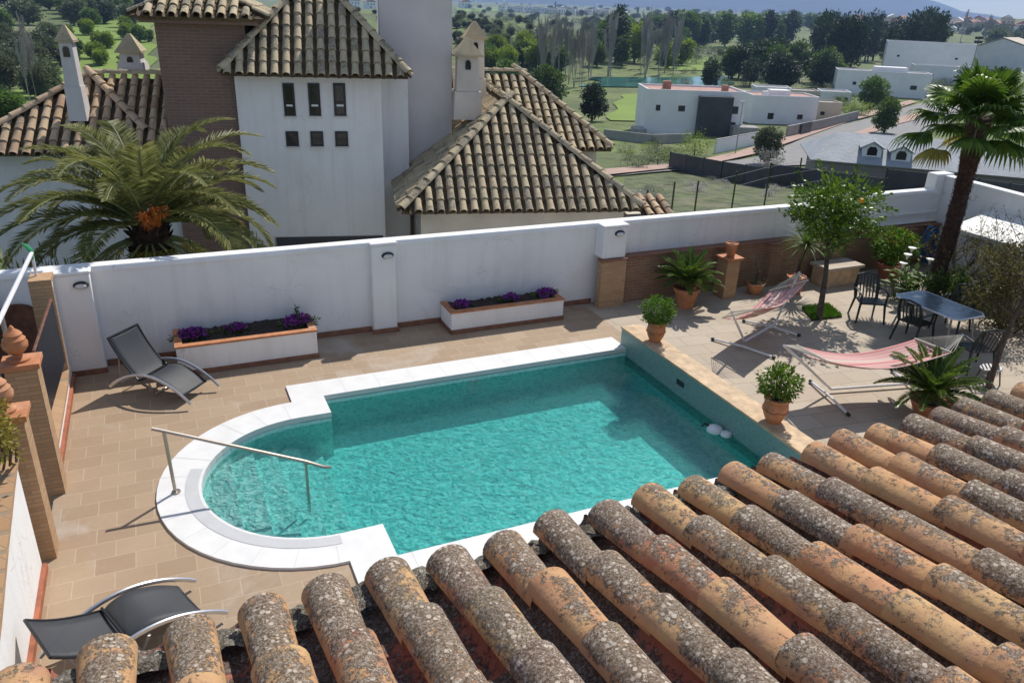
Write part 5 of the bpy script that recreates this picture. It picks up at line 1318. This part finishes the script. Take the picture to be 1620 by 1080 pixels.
# ================================================================ BEYOND THE WALL
def dirto(P, px, py):
    # where the line of sight through a pixel stands over the vertical plane through P facing the viewer
    d = ray(px, py); n = Vector((P.x, P.y, 0)).normalized(); return EYE+d*((Vector((P.x, P.y, 0)).dot(n))/d.dot(n))
def wallrun(name, pts, h, th, mat, label, cat, posts=None, group=None, below=.6, partname='panel', capmat=None):
    # a wall or fence over terrain, pts are ground points
    c = sum(pts, Vector())/len(pts); e = empty(name, c, label=label, cat=cat, group=group)
    for k in range(len(pts)-1):
        a, b = pts[k], pts[k+1]; d = (b-a); d.z = 0; s = Vector((-d.y, d.x, 0)).normalized()*th/2
        mb = MB(); vs = [a+s+Vector((0, 0, -below)), b+s+Vector((0, 0, -below)), b+s+Vector((0, 0, h)), a+s+Vector((0, 0, h))]
        mb.extr([v-c for v in vs], -s*2); mb.build(partname, mat, e)
        if capmat:
            mb = MB(); s2 = s*1.15; vs = [a+s2+Vector((0, 0, h+.003)), b+s2+Vector((0, 0, h+.003)), b+s2+Vector((0, 0, h+.1)), a+s2+Vector((0, 0, h+.1))]; mb.extr([v-c for v in vs], -s2*2); mb.build('cap', capmat, e)
    if posts:
        for k in range(len(pts)-1):
            a, b = pts[k], pts[k+1]; n = max(1, int((b-a).length/posts))
            for i in range(n+1):
                p = a.lerp(b, i/n)-c; mb = MB(); mb.box(p.x-.05, p.x+.05, p.y-.05, p.y+.05, p.z-below, p.z+h+.1); mb.build('post', M['black'], e)
    return e
G = lambda x, y: tp(x, y)
# dark privacy fences round the field
wallrun('privacy_fence', [G(1058, 268), G(1140, 286), G(1215, 300)], 2.0, .06, M['darkgrey'], 'dark grey privacy fence along the top of the rough field', 'fence', 3.2)
wallrun('privacy_fence', [G(1216, 292), G(1300, 306), G(1395, 322)], 2.1, .06, M['darkgrey'], 'dark grey privacy fence below the silver roof behind the orange tree', 'fence', 3.2)
wallrun('privacy_fence', [G(1396, 305), G(1495, 318), G(1640, 345)], 2.3, .06, M['darkgrey'], 'dark grey privacy fence behind the fan palm and corner of the white wall', 'fence', 3.4)
# wire fence posts of the field near the wall
a = aty(1000, 331, 19); pts = [Vector((aty(x, y, Y).x, Y, 0)) for x, y, Y in ((1022, 330, 19.5), (1100, 325, 21), (1210, 318, 23), (1300, 312, 24))]
e = empty('wire_fence', (pts[0].x, pts[0].y, Hh(pts[0].x, pts[0].y)), label='thin green wire fence of slim posts just beyond the white wall', cat='fence'); c = e.location.copy()
for k in range(len(pts)-1):
    n = 2
    for i in range(n):
        p = pts[k].lerp(pts[k+1], i/n); g = Hh(p.x, p.y); ztop = .95 if k < 1 else .75
        mb = MB(); mb.tube([Vector((p.x, p.y, g-.3))-c, Vector((p.x, p.y, ztop))-c], .03, 6); mb.build('post', M['lf_dark'], e)
mb = MB()
for zz in (.6, .2, -.3): mb.tube([Vector((p.x, p.y, zz))-c for p in pts], .006, 4)
mb.build('wires', M['grey_metal'], e)

# silver roofed building with two dormers
def P3(p, dz=0): return Vector((p.x, p.y, p.z+dz))
gl = G(1262, 283); zt_ = gl.z+2.0
def pz(px, py, z): return at(px, py, z)
zE = EYE.z+ray(1400, 268).z*(gl.length/1.0)*0; 
zE = gl.z+2.2
e1 = pz(1282, 253, zE); e2 = pz(1400, 268.5, zE); e3 = pz(1625, 283, zE)
dE = (e3-e1); dE.z = 0; dE.normalize(); nE = Vector((-dE.y, dE.x, 0))
if nE.dot(e1) < 0: nE = -nE
def ridge_at(px, py, k):
    # a point of the roof plane rising k metres per metre behind the eave
    d = ray(px, py); nrm = Vector((0, 0, 1))-nE*k; t = (e1-EYE).dot(nrm)/d.dot(nrm); return EYE+d*t
kk = .45; r1 = ridge_at(1327, 209, kk); dd = (r1-e1).dot(nE); L_ = (e3-e1).length
e = empty('silver_roof_building', (e1.x, e1.y, gl.z), label='long low building with silver coated roof and two dormers', cat='building'); c = e.location.copy()
s0 = (r1-e1).dot(dE); far = e1+dE*(L_+25); R2 = far+nE*dd+Vector((0, 0, r1.z-e1.z)); R1 = e1+dE*s0+nE*dd+Vector((0, 0, r1.z-e1.z)); b1 = e1+nE*2*dd-dE*1.0; b2 = far+nE*2*dd
eL = e1-dE*3.2
mb = MB(); V_ = [v-c for v in (e1, far, R2, R1, b2, b1)]; mb.add(V_, [(0, 1, 2, 3), (3, 2, 4, 5), (0, 3, 5)]); mb.build('roof', M['metal_roof'], e, thick=.12)
mb = MB(); q = [e1+nE*.5+dE*.6, far+nE*.5, far+nE*(2*dd-.5), e1+nE*(2*dd-.5)]; mb.extr([v-c+Vector((0, 0, -.1)) for v in q], (0, 0, -3.5)); mb.build('wall', M['block'], e)
for (px, py, nm) in ((1378, 243, 0), (1424, 250, 1)):
    base = ridge_at(px, py+6, kk); s = (base-e1).dot(dE); t = (base-e1).dot(nE); w = .95; hgt = .95
    o = base; fw = -nE
    A = lambda x, y, z: o+dE*x+nE*y+Vector((0, 0, z))-c
    mb = MB(); mb.extr([A(-w, 0, -.2), A(w, 0, -.2), A(w, 0, hgt), A(0, 0, hgt+.6), A(-w, 0, hgt)], nE*3.8); dm_ = mb.build('dormer', M['white_house'], e)
    mb = MB(); ov = 1.25
    for sg in (-1, 1): mb.add([A(0, -.25, hgt+.7), A(0, 4.2, hgt+.7), A(sg*(w+.3), 4.2, hgt-.02), A(sg*(w+.3), -.25, hgt-.02)], [(0, 1, 2, 3)])
    mb.build('roof', M['metal_roof'], dm_, thick=.1)
    mb = MB(); mb.extr([A(-.5, -.03, .2), A(.5, -.03, .2), A(.5, -.03, .8), A(.28, -.03, 1.1), A(-.28, -.03, 1.1), A(-.5, -.03, .8)], nE*.04); mb.build('window', M['glass_dark'], dm_)

# box houses: built on a ground pixel, with real width, depth and height derived from how large they stand
def boxhouse(px0, px1, ytop, ybase, name, label, cat, mat, rot=0.0, depth=9, parapet=.35, wins=(), group=None, roofmat='pinkroof', parent=None, nudge=0):
    gl = tp((px0+px1)/2, ybase); D = (gl-EYE).length; w = (px1-px0)*D/FPX; h = (ybase-ytop)*D/FPX
    az = atan2(gl.y, gl.x)-pi/2+rot
    e = empty(name, gl, az, label=label, cat=cat, group=group) if parent is None else parent
    mb = MB(); mb.box(-w/2, w/2, 0, depth, -3, h); wl_ = mb.build('wall', M[mat], e)
    mb = MB(); mb.box(-w/2+.25, w/2-.25, .25, depth-.25, h+.004, h+.03); rf = mb.build('roof', M[roofmat], e)
    mb = MB(); 
    for b in ((-w/2-.04, w/2+.04, -.04, .2, h+.002, h+parapet), (-w/2-.04, w/2+.04, depth-.2, depth+.04, h+.002, h+parapet), (-w/2-.04, -w/2+.2, .2, depth-.2, h+.002, h+parapet), (w/2-.2, w/2+.04, .2, depth-.2, h+.002, h+parapet)): mb.box(*b)
    mb.build('parapet', M[mat], rf)
    for (fx, fz, ww, hh) in wins:
        x = -w/2+fx*w; z = fz*h; mb = MB(); mb.box(x-ww/2, x+ww/2, -.06, -.005, z-hh/2, z+hh/2); wi = mb.build('window', M['frame_black'], e)
        mb = MB(); mb.box(x-ww/2+.08, x+ww/2-.08, -.075, -.061, z-hh/2+.08, z+hh/2-.08); mb.build('pane', M['glass_dark'], wi)
    return e, w, h, D
e, w, h, D = boxhouse(1022, 1168, 153, 214, 'villa', 'white cubic villa with a dark grey clad corner block by the street', 'house', 'white_house', .25, 10, wins=((.36, .62, 1.2, 1.0), (.9, .62, 1.3, 1.3), (.12, .62, .8, 1.0), (.9, .2, 1.0, 2.0)))
mb = MB(); mb.box(w*.02, w*.36, -1.2, 3, -2, h*.93); mb.build('clad_block', M['darkgrey'], e)
for bb in ((-w*.3, -w*.22, 4, 5, h, h+1.4), (w*.3, w*.36, 3, 4, h, h+1.1)): mb = MB(); mb.box(*bb); mb.build('chimney', M['far_roof'], e)
for bb in ((-w*.62, -w*.5, -2.5, 1.5, -3, h*.15), (w*.36, w*.62, -3.2, 0, -3, h*.28)): mb = MB(); mb.box(*bb); mb.build('annex', M['concrete'], e)
e, w, h, D = boxhouse(1190, 1285, 160, 197, 'villa', 'low white villa with roof terrace right of the dark clad villa', 'house', 'white_house', .35, 9, wins=((.75, .3, 1.2, 1.0), (.3, .3, 1.3, 1.3)))
for bb in ((-w*.2, w*.1, 2, 5, h, h+1.3), (-w*.34, -w*.26, 1, 2, h, h+1.1)): mb = MB(); mb.box(*bb); mb.build('stair_head', M['white_house'], e)
e, w, h, D = boxhouse(1278, 1325, 168, 192, 'villa', 'small pale annex house beside the street at the end of the block wall', 'house', 'cream_house', .35, 6, wins=((.45, .45, 1.0, .8),), roofmat='concrete')
e, w, h, D = boxhouse(1408, 1516, 81, 126, 'villa', 'tall plain white villa against the dark pines', 'house', 'white_house', .1, 14, wins=((.48, .2, 1.6, 2.2), (.8, .62, 1.0, .8), (.15, .62, 1.0, .8)), roofmat='concrete')
e, w, h, D = boxhouse(1332, 1452, 122, 153, 'villa', 'white terraced villa standing in front of the tall plain one', 'house', 'white_house', .15, 10, wins=((.83, .45, 2.0, 1.3), (.2, .5, 1.1, 1.0), (.5, .35, 1.1, 2.0)), roofmat='concrete')
mb = MB(); mb.box(-w*.1, w*.25, 3, 8, h, h+1.6); mb.build('upper_storey', M['white_house'], e)
for (a0, a1, yt, yb, lab, fx) in ((1196, 1246, 143, 160, 'small white flat house behind the roof terrace villa', .4), (1300, 1340, 150, 166, 'small white house above the annex near the street bend', .6), (1452, 1530, 112, 134, 'low white outbuilding between tall villa and warehouse', .3), (1250, 1290, 148, 163, 'pale cream flat house in the row behind the street', .5)):
    boxhouse(a0, a1, yt, yb, 'villa', lab, 'house', 'cream_house' if 'cream' in lab else 'white_house', .2, 8, wins=((fx, .5, 1.2, 1.0), (.85, .5, 1.0, 1.0)), roofmat='concrete')
# warehouse with a pitched roof
gl = tp(1590, 112); D = (gl-EYE).length; w = 120*D/FPX; h = 26*D/FPX; az = atan2(gl.y, gl.x)-pi/2
e = empty('warehouse', gl, az-.35, label='pale grey warehouse with low pitched roof at the upper right frame edge', cat='warehouse')
mb = MB(); mb.extr([(-w/2, 0, -4), (w/2, 0, -4), (w/2, 0, h*.7), (-w*.1, 0, h*1.45), (-w/2, 0, h*.75)], (0, 22, 0)); mb.build('wall', M['white_house'], e)
mb = MB(); mb.add([(-w*.1, -.5, h*1.5), (-w*.1, 22, h*1.5), (w/2+1, 22, h*.72), (w/2+1, -.5, h*.72), (-w/2-1, -.5, h*.76), (-w/2-1, 22, h*.76)], [(0, 1, 2, 3), (0, 4, 5, 1)]); mb.build('roof', M['cream_house'], e, thick=.3)
# block walls along the street
wallrun('street_wall', [G(1130, 243), G(1200, 228)], 2.0, .3, M['white_house'], 'white plot wall in front of the dark clad villa', 'wall', capmat=M['concrete'])
wallrun('street_wall', [G(1243, 219), G(1300, 206), G(1356, 190)], 2.1, .3, M['block'], 'grey block wall along the pavement with dark gates', 'wall', capmat=M['concrete'])
a, b = G(1266, 215), G(1282, 211); wallrun('garden_gate', [a-(a-EYE).normalized()*.4, b-(b-EYE).normalized()*.4], 2.3, .1, M['darkgrey'], 'dark metal gate set in the grey block wall', 'gate', partname='leaf')
wallrun('plot_wall', [G(955, 219), G(1030, 228), G(1092, 226)], 1.5, .3, M['concrete'], 'low concrete wall around the yard left of the clad villa', 'wall')
# street lamp
g = G(1163, 246); H_ = hpx(g, 76); e = empty('street_lamp', g, label='slim grey street lamp before the white plot wall', cat='street lamp')
mb = MB(); mb.tube([(0, 0, 0), (0, 0, H_)], [.09, .05], 8); mb.build('pole', M['grey_metal'], e); mb = MB(); mb.box(-.5, .5, -.16, .16, H_, H_+.12); mb.build('lamp_head', M['grey_metal'], e)
# floodlight mast
g = G(1524, 160); H_ = hpx(g, 78); e = empty('floodlight_mast', g, label='floodlight mast with clustered lamps rising before the warehouse', cat='lamp mast')
mb = MB(); mb.tube([(0, 0, 0), (0, 0, H_)], [.3, .15], 8); mb.build('pole', M['grey_metal'], e)
for k in range(6):
    mb = MB(); x = (k % 3-1)*1.1; z = H_-1.2*(k//3); mb.box(x-.45, x+.45, -.3, .3, z-.4, z+.4); mb.build('floodlight', M['black'], e)

# ================================================================ TREES OF THE VALLEY
def tree_proto(kind, seed, near=False):
    r = random.Random(seed); cr = MB(); tk = MB(); q = 1.6 if near else 1
    if kind == 'round':
        tk.tube([(0, 0, -.1), (.01, 0, .25), (0, 0, .5)], [.035, .028, .02], 6)
        for k in range(4): tk.tube([(0, 0, .3), (.18*cos(k*1.6), .18*sin(k*1.6), .6)], [.018, .006], 4)
        crown(cr, r, int(110*q), 15, .085/q**.5, (.36, .34, .42), (0, 0, .54), .1, .3, .7)
        crown(cr, r, int(30*q), 14, .08/q**.5, (.2, .25, .2), (.24*r.choice([-1, 1]), .1, .4), .09, .3, .7)
        crown(cr, r, int(24*q), 14, .08/q**.5, (.2, .18, .2), (.1*r.choice([-1, 1]), -.22, .68), .09, .3, .7)
    elif kind == 'tall':
        tk.tube([(0, 0, -.1), (0, 0, .9)], [.025, .006], 6); crown(cr, r, int(100*q), 14, .075/q**.5, (.2, .2, .44), (0, 0, .55), .08, .3, .7)
    elif kind == 'cypress':
        tk.tube([(0, 0, -.1), (0, 0, .9)], [.02, .004], 5); crown(cr, r, 60, 13, .05, (.08, .08, .47), (0, 0, .52), .04, .3, .6)
    elif kind == 'pine':
        tk.tube([(0, 0, -.1), (.02, .01, .5), (0, 0, .85)], [.03, .02, .006], 6)
        for k in range(8): a = k*2.4; tk.tube([(0, 0, .35+.06*k), (.25*cos(a), .25*sin(a), .42+.06*k)], [.01, .003], 4)
        crown(cr, r, int(120*q), 14, .078/q**.5, (.33, .33, .42), (0, 0, .56), .085, .4, .6)
    elif kind == 'bare':
        tips = []
        for k in range(3): branchy(tk, r, (0, 0, -.05), (r.uniform(-.12, .12), r.uniform(-.12, .12), 1), .6, .012, 2, .22, tips, 4, 4, .5)
        for t_ in tips:
            for _ in range(9): cr.tube([t_, t_+Vector((r.uniform(-.05, .05), r.uniform(-.05, .05), r.uniform(.05, .16)))], [.0045, .002], 3, caps=False)
    elif kind == 'bush':
        tk.tube([(0, 0, -.1), (0, 0, .4)], [.03, .01], 5); crown(cr, r, int(50*q), 12, .075/q**.5, (.6, .6, .42), (0, 0, .4), .16, .3, .6)
    return tk, cr
PROT = {}
def proto_mesh(kind, var, matk, near=False):
    key = (kind, var, matk, near)
    if key not in PROT:
        tk, cr = tree_proto(kind, var*17+3, near); res = []
        for mb, nm, mt in ((tk, 'trunk', M['bark'] if kind != 'bare' else M['lf_grey']), (cr, 'crown', M[matk])):
            me = bpy.data.meshes.new(nm); me.from_pydata(mb.v, [], mb.f); me.update(); me.materials.append(mt); res.append(me)
        PROT[key] = res
    return PROT[key]
def put_tree(g, H_, W_f, kind, matk, var, label, group, name=None, near=False, cat=None):
    if not name and kind == 'round' and matk == 'lf_olive': name = 'olive_tree'
    if not name and kind == 'round' and matk == 'lf_dark': name = 'evergreen_tree'
    nm = name or {'round': 'broadleaf_tree', 'tall': 'tall_tree', 'cypress': 'cypress_tree', 'pine': 'pine_tree', 'bare': 'bare_poplar', 'bush': 'bush'}[kind]
    e = empty(nm, g, rnd.uniform(0, 6.28), label=label, cat=cat or ('bush' if kind == 'bush' else 'tree'), group=group, scale=(H_*W_f*rnd.uniform(.85, 1.2), H_*W_f*rnd.uniform(.85, 1.2), H_))
    for me, pn in zip(proto_mesh(kind, var, matk, near), ('trunk', 'crown')):
        o = bpy.data.objects.new(pn, me); COL.objects.link(o); o.parent = e
    return e
def T(px, ybase, ytop, kind, matk, label, group=None, wf=1.0, var=None, near=False, name=None, cat=None):
    g = tp(px, ybase); put_tree(g, hpx(g, ybase-ytop), wf, kind, matk, var if var is not None else rnd.randint(0, 3), label, group, name, near, cat)
# individually recognisable trees
T(1098, 246, 200, 'bush', 'lf_bright', 'bright green bushy tree in front of the white plot wall', wf=.9, near=True)
T(1212, 262, 205, 'round', 'lf_olive', 'small round green tree beside the street lamp', wf=1.0, near=True)
T(1214, 268, 230, 'bush', 'lf_grey', 'silvery grey bush below the small round tree by the street', wf=.8, near=True)
T(1398, 212, 162, 'round', 'lf_mid', 'leaning dark green street tree before the silver roof', wf=.85, near=True)
T(1376, 172, 128, 'round', 'lf_mid', 'rounded grey green tree in front of the white terraced villa', wf=1.2, near=True)
T(1362, 184, 160, 'bush', 'lf_bright', 'yellow green hedge bush at the street bend', wf=1.2)
T(1340, 182, 164, 'bush', 'lf_bright', 'yellow flowering bush by the end of the block wall', wf=1.2)
T(936, 192, 136, 'round', 'lf_dark', 'dark leafy tree at the edge of the bright golf lawn', wf=.9, near=True)
T(862, 172, 108, 'round', 'lf_mid', 'fresh green tree just behind the rear hipped roof', wf=1.0, near=True)
T(800, 150, 98, 'round', 'lf_mid', 'mid green tree behind the cream chimneys', wf=1.1, near=True)
T(1123, 142, 98, 'round', 'lf_dark', 'dark green round tree standing alone on the fairway', wf=.9, near=True)
T(1040, 262, 228, 'bush', 'lf_olive', 'olive green bush beside the curve of the street', wf=1.4, near=True)
T(1000, 268, 240, 'bush', 'lf_olive', 'low olive bush at the corner of the lane and street', wf=1.6, near=True)
# left hillside
G1 = 'olive trees on the slope behind the left chimneys'
rt = random.Random(77)
def scatter(n, x0, x1, y0, y1, hpx0, hpx1, kinds, label, group, wf=(.8, 1.2), near=False, sort=False):
    for k in range(n):
        px = rt.uniform(x0, x1); py = rt.uniform(y0, y1); kd, mk = rt.choice(kinds); f = (py-y0)/(y1-y0+1e-6)
        g = tp(px, py); put_tree(g, hpx(g, hpx0+(hpx1-hpx0)*f)*rt.uniform(.8, 1.2), rt.uniform(*wf), kd, mk, rt.randint(0, 3), label, group, near=near)
scatter(18, -10, 90, 60, 165, 24, 52, [('round', 'lf_olive')], 'grey green olive tree on the slope left of the tall chimney', G1, (1, 1.3), True)
scatter(24, 60, 250, 50, 115, 18, 28, [('round', 'lf_mid'), ('round', 'lf_bright'), ('round', 'lf_bright')], 'mid green tree on the slope between the left chimneys', 'green trees between the left chimneys')
scatter(34, -20, 250, 2, 48, 20, 30, [('round', 'lf_mid'), ('round', 'lf_olive'), ('round', 'lf_bright'), ('round', 'lf_olive'), ('round', 'lf_dark')], 'leafy tree along the top of the left slope', 'trees along the top of the left slope', (.9, 1.3))
scatter(5, 50, 66, 140, 180, 60, 70, [('bare', 'lf_grey')], 'bare grey sapling beside the tall left chimney', 'bare saplings by the left chimney', (.4, .6))
scatter(3, 0, 40, 190, 215, 40, 50, [('round', 'lf_mid')], 'green tree low on the slope at the left frame edge', 'green trees at the left frame edge', (1, 1.2), True)
# olive ridge behind the house
scatter(80, 722, 990, 26, 90, 8, 20, [('round', 'lf_olive'), ('round', 'lf_olive'), ('round', 'lf_dark'), ('bush', 'lf_olive')], 'olive tree on the terraced ridge above the rear roof', 'olive trees on the terraced ridge', (1, 1.5))
scatter(22, 740, 905, 84, 120, 28, 42, [('round', 'lf_bright'), ('round', 'lf_bright'), ('round', 'lf_mid')], 'spring green tree at the foot of the olive ridge', 'spring green trees at the foot of the ridge', (.9, 1.2), True)
scatter(20, 848, 968, 112, 142, 52, 72, [('bare', 'lf_grey')], 'bare grey poplar left of the lake', 'bare poplars left of the lake', (.5, .7))
scatter(14, 1000, 1075, 95, 130, 46, 62, [('bare', 'lf_grey')], 'bare grey poplar standing right of the lake', 'bare poplars right of the lake', (.5, .7))
T(973, 100, 22, 'tall', 'lf_dark', 'very tall dark tree standing above the lake', wf=.9, near=True)
T(1003, 100, 44, 'round', 'lf_bright', 'bright spring green tree right of the tall dark tree', wf=.9, near=True)
T(955, 88, 40, 'round', 'lf_mid', 'mid green tree left of the tall dark tree', wf=.8)
# tree belt of the golf course
scatter(56, 1015, 1250, 64, 76, 26, 42, [('tall', 'lf_dark'), ('pine', 'lf_dark'), ('tall', 'lf_mid')], 'dark tree in the belt beyond the golf fairway', 'dark trees of the belt beyond the fairway', (.8, 1.2))
scatter(46, 985, 1290, 42, 60, 18, 28, [('round', 'lf_bright'), ('round', 'lf_olive'), ('round', 'lf_mid')], 'pale green tree rising behind the dark belt', 'pale trees behind the dark belt', (.9, 1.3))
scatter(18, 1000, 1240, 84, 94, 8, 13, [('bush', 'lf_olive'), ('round', 'lf_olive')], 'small olive shrub along the rough before the tree belt', 'shrubs along the rough', (1, 1.6))
scatter(24, 1150, 1310, 108, 145, 38, 52, [('round', 'lf_dark'), ('pine', 'lf_dark'), ('round', 'lf_mid')], 'dark green tree in the grove behind the villas', 'grove behind the villas', (.8, 1.1), True)
scatter(26, 1275, 1500, 92, 118, 50, 72, [('pine', 'lf_dark')], 'tall dark pine in the wood left of the white villas', 'tall dark pines by the white villas', (.6, .85), True)
scatter(8, 1515, 1640, 60, 92, 22, 34, [('round', 'lf_olive'), ('bare', 'lf_grey')], 'dull olive tree behind the warehouse', 'dull trees behind the warehouse', (.8, 1.1))
for x, y0, y1 in ((1285, 66, 42), (1321, 44, 20), (1008, 30, 15), (878, 18, 4)): T(x, y0, y1, 'cypress', 'lf_dark', {1285: 'slim dark cypress at the right end of the tree belt', 1321: 'slim dark cypress above the pine wood', 1008: 'slim cypress on the skyline right of the ridge houses', 878: 'slim cypress among the ridge houses'}[x], wf=1.0)
scatter(40, 1330, 1620, 44, 60, 7, 12, [('round', 'lf_dark'), ('round', 'lf_olive')], 'small far tree on the town slope', 'far trees on the town slope', (1, 1.6))
scatter(120, 560, 1420, 12, 46, 5, 10, [('round', 'lf_dark'), ('round', 'lf_olive')], 'tiny far tree on the hazy plain', 'far trees on the hazy plain', (1.2, 2.2))
scatter(110, 718, 1000, 24, 100, 9, 17, [('bush', 'lf_olive'), ('bush', 'lf_mid'), ('bush', 'lf_olive'), ('bush', 'lf_dark')], 'rounded olive scrub clump on the terraced ridge', 'scrub on the terraced ridge', (1, 1.6))
scatter(26, 930, 1090, 52, 112, 26, 38, [('round', 'lf_mid'), ('round', 'lf_bright'), ('tall', 'lf_mid')], 'mixed green tree between ridge and tree belt', 'mixed trees between ridge and belt', (.8, 1.2))
scatter(40, 1010, 1260, 78, 108, 8, 14, [('bush', 'lf_mid'), ('bush', 'lf_olive')], 'low shrub scattered round the golf fairway', 'shrubs round the fairway', (1, 1.8))
scatter(14, 1300, 1400, 152, 186, 12, 20, [('bush', 'lf_bright'), ('bush', 'lf_mid')], 'yellow green shrub along the street beyond the block wall', 'shrubs along the street', (1, 1.6), True)
scatter(12, 985, 1060, 225, 262, 12, 22, [('bush', 'lf_olive'), ('bush', 'lf_bright')], 'roadside bush between rear roof and dark fence', 'roadside bushes by the lane', (1, 1.7), True)
scatter(36, 1060, 1330, 108, 150, 8, 15, [('bush', 'lf_mid'), ('bush', 'lf_olive'), ('bush', 'lf_dark')], 'scrub clump on the slope between the villas and the lake', 'scrub between villas and lake', (1, 2))
scatter(16, 1460, 1620, 118, 160, 10, 18, [('bush', 'lf_mid'), ('bush', 'lf_olive')], 'garden bush behind the fan palm crown by the white villas', 'garden bushes by the white villas', (1, 1.8), True)
# shrubs on the rough field and near the lane
scatter(16, 1010, 1230, 286, 320, 8, 18, [('bush', 'lf_olive'), ('bush', 'lf_grey')], 'scrubby tuft on the rough field beyond the wall', 'scrub on the rough field', (1.2, 2.2), True)
# bushes around the date palm, left
scatter_pts = [(-6.5, 15.6, 2.6, 'lf_dry'), (-5.2, 16.4, 2.4, 'lf_olive'), (-8.0, 17.0, 3.4, 'lf_olive')]
for k, (x, y, h_, mk) in enumerate(scatter_pts):
    put_tree(Vector((x, y, Hh(x, y))), h_, .9, 'bush' if k else 'round', mk, k, ['yellowish leafy tree at the left frame edge beside the date palm', 'olive green bush at the foot of the date palm', 'tall olive bush behind the awning frame'][k], None, near=True)

bz = [(20, 15.2, 372, 'lf_dry'), (75, 15.6, 392, 'lf_olive'), (120, 15.3, 384, 'lf_mid'), (300, 15.4, 372, 'lf_olive'), (352, 15.7, 366, 'lf_palm'), (405, 15.3, 374, 'lf_olive')]
for k, (px, Y, py, mk) in enumerate(bz):
    P = aty(px, py, Y); g = Hh(P.x, P.y); h_ = (P.z-g)
    put_tree(Vector((P.x, P.y, g)), h_*1.1, .3, 'bush', mk, k % 4, 'garden bush showing its top above the white wall under the date palm', 'garden bushes under the date palm', near=True)
# ================================================================ HOUSES OF THE RIDGE AND TOWN
def house_proto(kind, w, d, h):
    mb = MB(); mb.box(-w/2, w/2, -d/2, d/2, -3, h); a = mb
    rf = MB()
    if kind == 'flat': rf.box(-w/2-.1, w/2+.1, -d/2-.1, d/2+.1, h+.01, h+.4)
    else: rf.extr([(-w/2-.4, -d/2-.4, h), (w/2+.4, -d/2-.4, h), (0, -d/2-.4, h+w*.28)], (0, d+.8, 0))
    wn = MB(); 
    for fx in (-.28, .05, .3): wn.box(w*fx-.6, w*fx+.6, -d/2-.06, -d/2+.01, h*.55, h*.55+1.3)
    wn.box(-.6, .5, -d/2-.06, -d/2+.01, 0, 2.1)
    out = []
    for m_, nm, mt in ((a, 'wall', None), (rf, 'roof', None), (wn, 'windows', None)):
        me = bpy.data.meshes.new(nm); me.from_pydata(m_.v, [], m_.f); me.update(); out.append(me)
    return out
HP = {}
def put_house(g, kind, wm, rm, s, label, group, rot=0, name='town_house'):
    key = (kind, wm, rm)
    if key not in HP:
        HP[key] = house_proto(kind, 11, 9, 6.5)
        for me, mk in zip(HP[key], (wm, rm, 'glass_dark')): me.materials.append(M[mk])
    e = empty(name, g, atan2(g.y, g.x)-pi/2+rot, label=label, cat='house', group=group, scale=(s, s, s))
    for me, nm in zip(HP[key], ('wall', 'roof', 'window_row')):
        o = bpy.data.objects.new(nm, me); COL.objects.link(o); o.parent = e
rh = random.Random(12)
for k in range(13):
    px = 795+k*13.5; py = 14+ (px-795)*.06; g = tp(px, min(py+4, 24)); s = hpx(g, 9.5)/6.5
    put_house(g, 'flat', 'white_house', 'white_house' if k % 2 else 'far_roof', s*.8, 'white row house on the crest of the olive ridge', 'white row houses on the ridge crest', rh.uniform(-.2, .2), 'row_house')
    if k < 12:
        g2 = tp(px+6.5, min(py+4, 24)); put_house(g2, 'flat', 'far_roof', 'far_roof', s*.5, 'brick red row house between white ones on the ridge crest', 'brick red houses on the ridge crest', rh.uniform(-.2, .2), 'row_house')
for x, y in ((560, 12), (585, 14), (735, 14)):
    g = tp(x, y); put_house(g, 'gable', 'white_house', 'far_roof', hpx(g, 9)/6.5, 'gabled white house on the crest near the stucco chimney block', 'gabled houses near the chimney block', .3)
for k in range(70):
    px = rh.uniform(1330, 1640); py = rh.uniform(36, 54); g = tp(px, py); s = hpx(g, rh.uniform(5, 9))/6.5
    put_house(g, rh.choice(['flat', 'gable']), rh.choice(['white_house', 'cream_house', 'cream_house']), rh.choice(['far_roof', 'far_roof', 'pinkroof', 'white_house']), s, 'small house in the hillside town at the upper right', 'houses of the hillside town', rh.uniform(-.8, .8))
for k in range(130):
    px = rh.uniform(740, 1420); b_ = 9.3+.0372*(px-1100); py = b_+rh.uniform(7, 22); g = tp(px, py); s = hpx(g, rh.uniform(1.6, 3.4))/6.5
    put_house(g, rh.choice(['flat', 'gable']), rh.choice(['white_house', 'cream_house', 'white_house']), rh.choice(['far_roof', 'concrete', 'white_house']), s, 'tiny pale house of the far town on the plain', 'houses of the far town on the plain', rh.uniform(-.8, .8))

# ================================================================ HAZE
mt, nt, N, L, P = mat_new('thin_haze'); N.remove(P)
pv = N.new('ShaderNodeVolumePrincipled'); pv.inputs['Color'].default_value = (.42, .62, 1, 1); pv.inputs['Density'].default_value = HAZE; pv.inputs['Anisotropy'].default_value = .2
L.new(pv.outputs[0], N['Material Output'].inputs['Volume'])
if HAZE > 0:
    mb = MB(); mb.box(-9700, 9700, -9700, 9700, -45, 470); tag(mb.build('haze', mt), label='thin blue haze filling the valley air', cat='haze', kind='stuff')
    mt.cycles.homogeneous_volume = True
